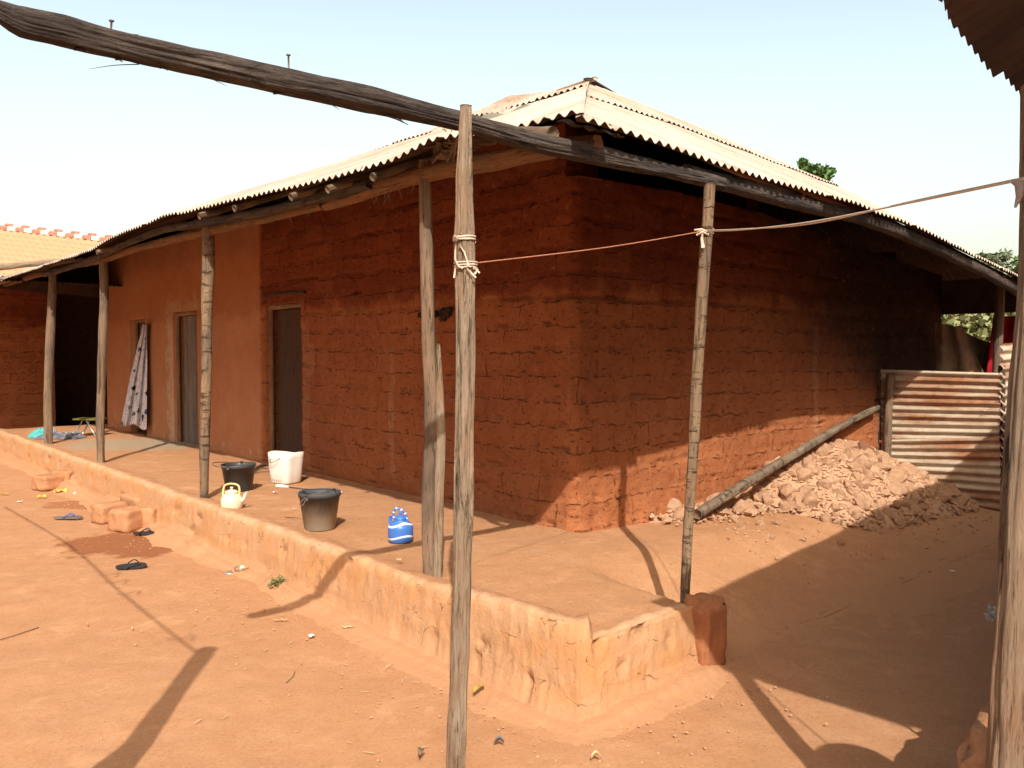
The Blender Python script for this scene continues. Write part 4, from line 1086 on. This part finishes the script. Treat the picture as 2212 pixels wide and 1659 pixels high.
# white cut-down container
def cutcan():
    p = PZ(612, 1046, .338); p.y += .1; p.z = .342
    t = thing('white_container', p, 'white cut open plastic jerrycan with wire handle in front of the dark doorway', 'container')
    prof = [(.115, 0), (.122, .012), (.135, .12), (.145, .25), (.148, .295), (.143, .298), (.139, .25), (.118, .02), (0, .015)]
    V = []; seg = 48
    for i, (r, z) in enumerate([(0, .003)]+prof):
        for j in range(seg):
            a = 2*math.pi*j/seg; pw = 4.5; c_, s_ = math.cos(a), math.sin(a)
            k = (abs(c_)**pw+abs(s_)**pw)**(-1/pw)
            zz = z + (.014*math.sin(2*a+1)*(z/.3)**3)
            q = Vector((c_*r*k*1.0+.008*nz(z*9, a), s_*r*k*.95, zz)); q.rotate(Matrix.Rotation(R(-32), 3, 'Z'))
            V.append(p+q)
    mesh('body', V, grid_faces(len(prof)+1, seg, 0, True), plain('white_cut_plastic', (.78, .74, .68), .5, .4, 0, (.72, .66, .56), 5), t)
    merged('handle', [tube_data([p+Vector((-.13, -.02, .275)), p+Vector((-.12, -.14, .22)), p+Vector((-.07, -.16, .23)), p+Vector((0, -.15, .275))], .0028, seg=6, step=.02)], M_iron, t)
    rb = []
    for k in range(5): rb.append(tube_data([p+Vector((-.095+.022*k, -.125+.0*k-.014*k, .015)), p+Vector((-.097+.022*k, -.130-.014*k, .05))], .003, seg=6, step=.02))
    merged('rib', rb, plain('rib_shadow', (.5, .38, .26), .6), t)
cutcan()
# dead palm frond / cable by the door
tag(merged('twig_bundle', [tube_data([PZ(545, 1020, .345), PZ(560, 1012, .36), PZ(580, 1012, .345)], .006, seg=6, step=.03), tube_data([PZ(540, 1028, .345), PZ(556, 1020, .35), PZ(585, 1018, .345)], .005, seg=6, step=.03), tube_data([PZ(550, 1014, .345), PZ(566, 1006, .36), PZ(578, 1004, .35)], .012, seg=6, step=.03, amp=.006)], M_wood_mid),
    'small bundle of twigs on the floor between the black bucket and the white container', 'twigs')

# ------------------------------------------------------------------ curtain
def curtain():
    V = []; UV = []; n, m = 40, 60
    for j in range(m+1):
        b_ = j/m
        yt = 700+b_*215
        xl = interp([0, .12, .5, 1], [309, 303, 282, 261], b_); xr = interp([0, .5, 1], [318, 317.5, 316], b_)
        for i in range(n+1):
            a = i/n; x = xl+(xr-xl)*a; y = yt+(4*math.sin(a*9)+3*a+ (8*a if b_ > .9 else 0))*b_**3
            t_ = -.10-.10*b_*(1-a)+.030*math.sin(a*15+b_*3)*(.25+.75*b_)+.012*math.sin(a*31+b_*5)
            p = PT(x, y, t_); V.append(p); UV.append((a*(.12+.55*b_), b_*1.75, 0))
    m_, nt, b = newmat('printed_cotton', .85, .1); nn = NB(nt); co = nn.coord('cloth')
    vo = nn.node('ShaderNodeTexVoronoi'); vo.inputs['Scale'].default_value = 5.2; nn.link(co, vo.inputs['Vector'])
    d = vo.outputs['Distance']; fl = nn.noise(co, 30, 3, .6)
    dd = nn.math('ADD', d, nn.math('MULTIPLY', nn.math('SUBTRACT', fl, .5), .7))
    sel = nn.node('ShaderNodeSeparateColor'); nn.link(vo.outputs['Color'], sel.inputs[0])
    colr = nn.mix(nn.ramp(sel.outputs[0], [(.45, 0), (.5, 1)]), (.05, .06, .28), (.03, .03, .05))
    sp = nn.noise(co, 48, 3, .65, .8)
    c = nn.mix(nn.ramp(dd, [(.22, 1), (.25, 0)]), (.76, .77, .83), colr)
    zone = nn.ramp(nn.noise(co, 9, 2), [(.48, 0), (.54, 1)])
    c = nn.mix(nn.math('MULTIPLY', nn.ramp(sp, [(.56, 0), (.59, 1)]), zone), c, (.04, .04, .09))
    nt.links.new(c, b.inputs['Base Color']); b.inputs['Transmission Weight'].default_value = 0
    o = mesh('door_curtain', V, grid_faces(m+1, n+1), m_, attrs={'cloth': ('FLOAT_VECTOR', UV)})
    md = o.modifiers.new('thickness', 'SOLIDIFY'); md.thickness = .003
    tag(o, 'white cotton curtain printed with blue flowers, drawn aslant across the far doorway', 'curtain')
curtain()

# ------------------------------------------------------------------ clothes pile and chair at the far left
def cloth(name, px, py, w, d, h_, mat, label, seed, z0=.345):
    p = PZ(px, py, z0); V = []; n = 26
    for i in range(n+1):
        for j in range(n+1):
            a, b_ = i/n*2-1, j/n*2-1; r = max(abs(a), abs(b_))
            z = h_*(1-r**3)*(.55+.8*abs(fbm(a*2.2+seed, b_*2.2, seed)))+.004
            V.append(p+Vector((a*w*(1+.2*nz(b_*2, seed)), b_*d*(1+.2*nz(a*2, seed+4)), z)))
    o = mesh(name, V, grid_faces(n+1, n+1), mat)
    if o.data.polygons[300].normal.z < 0: o.data.flip_normals()
    return tag(o, label, 'cloth')
cloth('folded_cloth', 130, 946, .34, .16, .09, plain('dark_cloth', (.07, .07, .09), .9, .1, 0, (.25, .25, .28), 9), 'dark patterned cloth spread on the veranda edge by the far left post', 1)
cloth('folded_cloth', 88, 944, .14, .12, .13, plain('teal_cloth', (.05, .28, .28), .9, .1, 0, (.1, .4, .38), 9), 'rolled teal cloth left of the far left post', 2)
cloth('folded_cloth', 158, 944, .14, .09, .09, plain('white_cloth', (.6, .62, .68), .9), 'crumpled pale cloth right of the far left post', 3)
cloth('folded_cloth', 104, 939, .12, .08, .15, plain('offwhite_cloth', (.6, .6, .6), .9), 'small white bundle behind the teal cloth', 4)
ch = thing('low_chair', PZ(185, 942, .34), 'low chair with a yellow green seat in the dark recess at the left', 'chair')
cp_ = PZ(185, 942, .34)
merged('seat', [block_data(cp_+Vector((.02, .1, .26)), (.42, .30, .03), R(-10), n=5, amp=.003, seed=2)], plain('yellow_green_plastic', (.14, .14, .03), .6), ch)
for dx, dy in ((-.15, -.02), (.16, -.04), (-.15, .22), (.16, .24)):
    merged('leg', [tube_data([cp_+Vector((dx*.2, dy, .25)), cp_+Vector((dx*1.1, dy, 0))], .010, seg=8, step=.1)], plain('steel', (.5, .5, .5), .4, .5, .6), ch)

# ------------------------------------------------------------------ cloths behind the fence
def hang(name, pts, mat, label, y, seed, depth=.03):
    tl, tr, brr, bl_ = pts; V = []; n = 30
    for i in range(n+1):
        for j in range(n+1):
            a, b_ = i/n, j/n
            x = (tl[0]*(1-a)+tr[0]*a)*(1-b_)+(bl_[0]*(1-a)+brr[0]*a)*b_
            yy = (tl[1]*(1-a)+tr[1]*a+5*math.sin(a*math.pi))*(1-b_)+(bl_[1]*(1-a)+brr[1]*a)*b_
            V.append(PY(x, yy, y+depth*math.sin(a*13+b_*2+seed)+.02*fbm(a*4, b_*4, seed)))
    o = mesh(name, V, grid_faces(n+1, n+1), mat); md = o.modifiers.new('t', 'SOLIDIFY'); md.thickness = .003
    return tag(o, label, 'cloth')
hang('hanging_sack', [(2020, 697), (2078, 702), (2130, 815), (2020, 815)], plain('burlap', (.30, .19, .11), .95, .05, 0, (.20, .12, .07), 7), 'brown sacking hung beyond the rusty fence next to the wall end', 9.9, 1, .04)
hang('hanging_sack', [(2070, 708), (2150, 742), (2160, 815), (2095, 815)], plain('burlap_dark', (.10, .065, .04), .95), 'darker sacking sagging behind the brown sacking', 10.2, 2, .03)
hang('red_cloth', [(2146, 680), (2235, 676), (2235, 815), (2130, 815)], plain('red_cloth', (.30, .012, .02), .85, .1, 0, (.2, .008, .012), 4), 'red cloth hanging behind the rusty fence at the far right', 10.1, 3, .05)

# ------------------------------------------------------------------ trees
M_bark = plain('bark', (.14, .10, .07), .95, .05)
def leafmat(name, c, c2): 
    m, nt, b = newmat(name, .6, .3); n = NB(nt)
    oi = n.noise(n.coord(), 3, 3)
    nt.links.new(n.mix(n.ramp(oi, [(.35, 0), (.65, 1)]), c, c2), b.inputs['Base Color']); return m
def tree(base, clumps, mat, label, nleaf=260, size=.09, name='tree', feather=False):
    base = Vector(base); t = thing(name, base, label, 'tree'); cc = sum((Vector(c[0]) for c in clumps), Vector())/len(clumps)
    fork = Vector((PL(base, cc, .5).x, PL(base, cc, .5).y, cc.z*.55)); parts = [tube_data([base, fork], [.22, .14], seg=10, step=.4, amp=.01)]
    for c, r in clumps: parts.append(tube_data([fork, PL(fork, Vector(c), .5)+Vector((.1, 0, .15)), Vector(c)], [.09, .06, .02], seg=7, step=.4))
    merged('trunk', parts, M_bark, t)
    V = []; Fc = []
    for c, r in clumps:
        for k in range(nleaf):
            d = Vector((rnd.gauss(0, 1), rnd.gauss(0, 1), rnd.gauss(0, 1))).normalized()*r*rnd.uniform(.35, 1.05)
            p = Vector(c)+Vector((d.x, d.y, d.z*.8))
            ax = Vector((rnd.gauss(0, 1), rnd.gauss(0, 1), rnd.gauss(0, .5)+(.4 if not feather else -.2))).normalized(); sd = ax.cross(Vector((rnd.gauss(0, 1), rnd.gauss(0, 1), rnd.gauss(0, 1)))).normalized()
            s = size*rnd.uniform(.6, 1.4); wd = s*(.38 if not feather else .16)
            i = len(V); V += [p, p+ax*s*.5+sd*wd, p+ax*s, p+ax*s*.5-sd*wd]; Fc.append((i, i+1, i+2, i+3))
    mesh('crown', V, Fc, mat, t, smooth=False)
    return t
Mg1 = leafmat('green_leaf', (.08, .16, .05), (.14, .25, .08)); Mg2 = leafmat('dusty_leaf', (.16, .19, .08), (.26, .27, .13)); Mg3 = leafmat('grey_green_leaf', (.09, .12, .06), (.14, .17, .09))
cl = [(PY(x, y, 22), r) for x, y, r in [(1742, 368, .20), (1765, 372, .24), (1780, 385, .22), (1750, 390, .25), (1735, 355, .12), (1790, 372, .12), (1760, 420, .45), (1775, 470, .7), (1720, 520, .8)]]
b0 = PY(1760, 700, 22); tree((b0.x, 22, 0), cl, Mg1, 'tree top with dense green leaves showing just above the right roof slope', 150, .13)
cl = [(PY(x, y, 30), r) for x, y, r in [(2130, 562, .35), (2165, 556, .3), (2150, 575, .45), (2100, 590, .5), (2190, 600, .5), (2120, 555, .15)]]
tree((PY(2150, 700, 30).x, 30, 0), cl, Mg3, 'thin feathery tree beyond the right end of the roof', 170, .22, feather=True)
cl = [(PY(x, y, 26), r) for x, y, r in [(2215, 585, .5), (2240, 570, .7), (2212, 610, .5), (2260, 600, .8)]]
tree((PY(2250, 700, 26).x, 26, 0), cl, Mg1, 'dark tree at the right edge above the roof end', 300, .16)
cl = [(PY(x, y, 15), r) for x, y, r in [(2040, 690, .35), (2075, 700, .4), (2110, 705, .4), (2140, 690, .4), (2060, 720, .4), (2100, 735, .4), (2180, 700, .4)]]
tree((PY(2090, 900, 15).x, 15, 0), cl, Mg2, 'dusty pale green bush seen through the gap behind the hanging sacking', 420, .16)
cl = [(PY(x, y, 17), r) for x, y, r in [(2030, 720, .7), (2090, 720, .7), (2150, 740, .7), (2200, 740, .6)]]
tree((PY(2120, 900, 17).x, 17, 0), cl, Mg1, 'shaded tree behind the dusty pale bush', 300, .2)

# ------------------------------------------------------------------ litter
def flop(px, py, rot, mats, label, l=.25, z0=.012, tilt=0):
    p = PZ(px, py, 0); t = thing('flip_flop', p+Vector((0, 0, z0)), label, 'flip flop', 'flip flops left in the yard')
    M = Matrix.Rotation(rot, 3, 'Z')@Matrix.Rotation(tilt, 3, 'X'); V = []; n = 28
    for zz in (0, .016):
        for i in range(n):
            a = 2*math.pi*i/n; x = math.cos(a)*l/2; w = .047+.010*math.cos(a)-.008*math.cos(2*a+math.pi)*0
            w *= 1-.18*math.exp(-((x+.02)/.05)**2)
            V.append(p+Vector((0, 0, z0))+M@Vector((x, math.sin(a)*w, zz)))
    Fc = [tuple(range(n-1, -1, -1)), tuple(range(n, 2*n))]+[(i, (i+1) % n, n+(i+1) % n, n+i) for i in range(n)]
    mesh('sole', V, Fc, mats[0], t, smooth=False)
    def q(x, y, z): return p+Vector((0, 0, z0))+M@Vector((x, y, z))
    merged('strap', [tube_data([q(-.03, s_*.048, .014), q(.02, s_*.035, .045), q(.065, 0, .02)], [.008, .007, .006], seg=8, step=.01, rx=.6) for s_ in (-1, 1)], mats[1], t)
M_bf = plain('blue_rubber', (.10, .16, .42), .6); M_gr = plain('grey_rubber', (.16, .14, .14), .7); M_bk = plain('black_rubber', (.03, .03, .033), .7)
flop(147, 1122, R(8), [M_gr, M_bf], 'blue strapped flip flop near the step blocks', .27)
flop(284, 1231, R(14), [M_bk, M_bk], 'worn black flip flop lying alone in the yard', .22, tilt=R(14), z0=.02)
flop(311, 1156, R(5), [M_bk, M_bk], 'small black flip flop right in front of the step blocks', .19)
# tin can lid pair
p = PZ(513, 1238); cn = thing('tin_can', p, 'flattened shiny tin with open lid lying in the yard', 'tin can')
M_sh = plain('shiny_tin', (.65, .62, .58), .3, .5, .8)
v, f, _ = lathe([(0, .004), (.05, .002), (.053, .03), (.055, .032), (.050, .03), (.048, .006)], p+Vector((.02, .03, .005)), 24); mesh('body', v, f, M_sh, cn)
v, f, _ = lathe([(0, .004), (.045, .004), (.046, .0)], p+Vector((-.055, .0, .006)), 20); mesh('lid', v, f, M_sh, cn)
def scrap(px, py, w, d, mat, label, cat, seed, z=0, name='paper_scrap', rot=None):
    p = PZ(px, py, z); a = rnd.uniform(0, 3) if rot is None else rot; M = Matrix.Rotation(a, 3, 'Z'); V = []; n = 7
    for i in range(n+1):
        for j in range(n+1):
            x, y = (i/n-.5)*w, (j/n-.5)*d
            x *= 1+.5*nz(y*40, seed); y *= 1+.5*nz(x*40, seed+3)
            V.append(p+M@Vector((x, y, .012+.30*w*abs(fbm(x*22+seed, y*22, 1)))))
    o = mesh(name, V, grid_faces(n+1, n+1), mat, smooth=False); return tag(o, label, cat)
M_pw = plain('white_paper', (.75, .72, .7), .8); M_py = plain('yellow_wrapper', (.62, .48, .04), .5); M_pt = plain('straw', (.55, .40, .22), .8); M_pg = plain('green_wrapper', (.30, .38, .22), .6, .3, 0, (.6, .55, .5), 30)
scrap(673, 1378, .045, .03, M_pw, 'small white paper scrap in the yard below the beam shadow', 'paper', 1)
scrap(606, 1343, .08, .018, M_pt, 'pale flat chip beside the beam shadow', 'chip', 2, rot=.2)
scrap(753, 1359, .07, .025, M_pt, 'dry husk near the foot of the curb', 'husk', 3, rot=.1)
scrap(10, 1069, .10, .04, M_py, 'yellow wrapper at the left edge of the photo', 'wrapper', 4, rot=0)
scrap(136, 1064, .17, .06, M_py, 'larger yellow wrapper below the farther step blocks', 'wrapper', 5, rot=.2)
scrap(90, 1075, .10, .05, M_py, 'yellow wrapper beside a grey pebble', 'wrapper', 6, rot=0)
scrap(174, 1070, .16, .07, M_pg, 'green and white wrapper beside the larger yellow wrapper', 'wrapper', 7, rot=0)
scrap(43, 1086, .06, .05, M_pw, 'white paper scrap between the yellow wrappers', 'paper', 8)
scrap(387, 1178+137-1178+0 if False else 1175, .07, .05, M_pg, 'pale green scrap right of the small black flip flop', 'wrapper', 9)
scrap(595, 1066, .05, .03, M_pw, 'white scrap on the veranda floor left of the mud stained bucket', 'paper', 10, .345)
scrap(737, 1066, .03, .025, M_pw, 'tiny white scrap behind the mud stained bucket', 'paper', 11, .345)
scrap(635, 1102, .02, .02, M_pw, 'tiny white crumb between cream kettle and mud stained bucket', 'paper', 12, .345)
scrap(769, 1310, .04, .025, M_pw, 'white chip on the curb foot', 'paper', 13, 0) if False else None
scrap(1837, 1182, .05, .03, M_pw, 'pale peel on the sunlit earth below the rubble', 'peel', 14, .1)
scrap(2057, 1237, .04, .025, M_pw, 'white paper scrap in the shade on the right', 'paper', 15, 0)
scrap(862, 1213, .03, .03, M_pt, 'pale crumb near the curb left of the brown post', 'chip', 16, .36)
# fallen leaf, sprig, twigs
def leaf(px, py, l, w, rot, mat, label, z=0):
    p = PZ(px, py, z); M = Matrix.Rotation(rot, 3, 'Z'); V = []; n = 12
    for i in range(n+1):
        a = i/n; ww = w*math.sin(math.pi*a)**.7
        for s_ in (-1, -.3, .3, 1): V.append(p+M@Vector(((a-.5)*l, s_*ww/2, .012+.02*abs(s_)+.02*math.sin(a*3))))
    return tag(mesh('fallen_leaf', V, grid_faces(n+1, 4), mat), label, 'leaf')
leaf(1034, 1504, .075, .035, R(50), plain('yellowing_leaf', (.35, .26, .06), .6), 'curled yellow green leaf right of the tall front post')
leaf(910, 1642, .05, .03, R(80), plain('dry_leaf', (.2, .14, .08), .8), 'small dry brown leaf near the bottom left of the tall front post')
leaf(1078, 1617, .04, .02, R(0), plain('grey_leaf', (.16, .15, .15), .8), 'small grey scrap of leaf on the earth near the bottom')
leaf(1287, 1650, .04, .015, R(10), M_pt, 'pale dry leaf below the curb corner at the bottom')
sp = thing('weed', PZ(604, 1264, .02), 'small green weed growing at the foot of the curb', 'plant')
V = []; Fc = []; c = PZ(604, 1266, .03)
for k in range(170):
    d = Vector((rnd.gauss(0, .032), rnd.gauss(0, .025), abs(rnd.gauss(0, .028)))); ax = Vector((rnd.gauss(0, 1), rnd.gauss(0, 1), rnd.uniform(.1, 1))).normalized()*.028; sd_ = ax.cross(Vector((0, 0, 1)))*.35
    i = len(V); q = c+d; V += [q, q+ax*.5+sd_, q+ax, q+ax*.5-sd_]; Fc.append((i, i+1, i+2, i+3))
mesh('foliage', V, Fc, leafmat('weed_leaf', (.12, .16, .04), (.25, .25, .10)), sp, smooth=False)
merged('stem', [tube_data([c-Vector((0, 0, .03)), c+Vector((rnd.gauss(0, .04), rnd.gauss(0, .02), .04))], .0015, seg=4, step=.03) for k in range(8)], plain('weed_stem', (.2, .18, .08), .8), sp)
def twig(pts, r, label):
    tag(merged('twig', [tube_data([PZ(x, y, .008) for x, y in pts], r, seg=5, step=.03)], M_wood_dark), label, 'twig')
twig([(0, 1382), (45, 1368), (84, 1355)], .0022, 'thin dark twig at the left edge of the yard')
twig([(618, 1475), (632, 1462), (637, 1450)], .0015, 'short curved twig in the middle of the yard')
# pebbles and crumbs
V = []; Fc = []
def crumb(p, r):
    i = len(V); q = [Vector((1, 0, 0)), Vector((0, 1, 0)), Vector((-1, 0, 0)), Vector((0, -1, 0)), Vector((0, 0, .8)), Vector((0, 0, -.6))]
    a = rnd.uniform(0, 6.3); ca, sa = math.cos(a), math.sin(a)
    for w in q:
        w = w*r*rnd.uniform(.6, 1.3); V.append(p+Vector((w.x*ca-w.y*sa, w.x*sa+w.y*ca, w.z)))
    for t_ in ((0, 1, 4), (1, 2, 4), (2, 3, 4), (3, 0, 4), (1, 0, 5), (2, 1, 5), (3, 2, 5), (0, 3, 5)): Fc.append(tuple(i+k for k in t_))
for k in range(1700):
    if k < 700:
        s = rnd.uniform(-1.9, 6); p = st(s, TL-.25-abs(rnd.gauss(0, .35)), .006)
    elif k < 950:
        p = st(SR-.2-abs(rnd.gauss(0, .3)), rnd.uniform(-1.9, -.3), .006)
    elif k < 1250:
        s = rnd.uniform(-1.4, 8); t = rnd.uniform(-1.5, -.05); p = st(s, t, .343)
    else: p = Vector((rnd.uniform(-5, 5), rnd.uniform(2.9, 9), .004))
    if k >= 1250 and (p-C0).dot(A) > SR-.3 and (p-C0).dot(B) > TL-.3: continue
    crumb(p, rnd.choice([.0025, .003, .004, .004, .005, .008]))
pv = len(V)
tag(mesh('pebbles', V, Fc, M_rubble, smooth=False), 'scattered crumbs and pebbles on the earth', 'pebbles', kind='stuff')
V = []; Fc = []
for k in range(4200):
    t = rnd.uniform(.8, 5.35); s = -rnd.uniform(.0, 1.45); hh = heap(s, t)
    if hh <= .01 and rnd.random() > .15: continue
    crumb(st(s, t, floor_z(s, t)+hh+.012*rnd.random()+.02*fbm(s*6, t*6, 3)), rnd.choice([.008, .012, .016, .022, .03, .035])*(1 if hh > .02 else .5))
tag(mesh('rubble_crumbs', V, Fc, M_rubble, smooth=False), 'small chips and crumbs filling the rubble heap', 'rubble', kind='stuff')
# plastic bag beside right post
M_pl = plain('clear_plastic', (.30, .30, .30), .5, .5)
pbg = PY(2150, 1325, 3.0); V = []; n = 14
for i in range(n+1):
    for j in range(n+1):
        a, b_ = i/n-.5, j/n-.5
        V.append(pbg+Vector((a*.06*(1+.6*nz(b_*6)), .03*fbm(a*6, b_*6, 3), -b_*.055*(1+.7*nz(a*6, 3)))))
o = mesh('plastic_bag', V, grid_faces(n+1, n+1), M_pl, smooth=False); md = o.modifiers.new('t', 'SOLIDIFY'); md.thickness = .001
tag(o, 'crumpled clear plastic bag caught on a stick beside the right edge post', 'bag')
tag(merged('stick', [tube_data([PY(2150, 1335, 3.01), PY(2158, 1400, 3.01), Vector((PY(2165, 1500, 3.01).x, 3.01, 0))], .006, seg=6, step=.05)], M_wood_dark), 'thin dark stick holding the plastic bag', 'stick')

hb = thing('shadow_basket', (1.52, 1.83, 1.15), 'round basket added out of view past the right edge to cast the rounded shadow', 'basket')  # unseen, shape made up; placed and roped so its shadow lands in the yard
v, f, _ = lathe([(0, .0), (.09, .005), (.15, .05), (.165, .12), (.15, .17), (.14, .17), (.15, .12), (.08, .02), (0, .015)], (1.52, 1.83, 1.15), 24)
mesh('body', v, f, M_pt, hb)
merged('cord', [tube_data([Vector((1.50, 1.84, 1.30)), Vector((1.42, 1.98, 1.78)), Vector((1.32, 2.13, 2.32))], .004, seg=5, step=.1)], M_cord, hb)

V = []; Fc = []
for k in range(260):
    if k < 170: p = st(rnd.uniform(-1.9, 7), TL-.2-abs(rnd.gauss(0, .5)), .010)
    else: p = st(rnd.uniform(-1.3, 6), rnd.uniform(-1.4, -.1), .350)
    a = rnd.uniform(0, 6.3); l = rnd.uniform(.012, .05); d = Vector((math.cos(a), math.sin(a), rnd.uniform(-.05, .15)))*l; w = Vector((-math.sin(a), math.cos(a), 0))*rnd.uniform(.0012, .004)
    i = len(V); V += [p-w, p+w, p+d+w*.5, p+d-w*.5]; Fc.append((i, i+1, i+2, i+3))
tag(mesh('straw_bits', V, Fc, M_pt, smooth=False), 'scattered bits of straw and chaff on the earth', 'straw', kind='stuff')
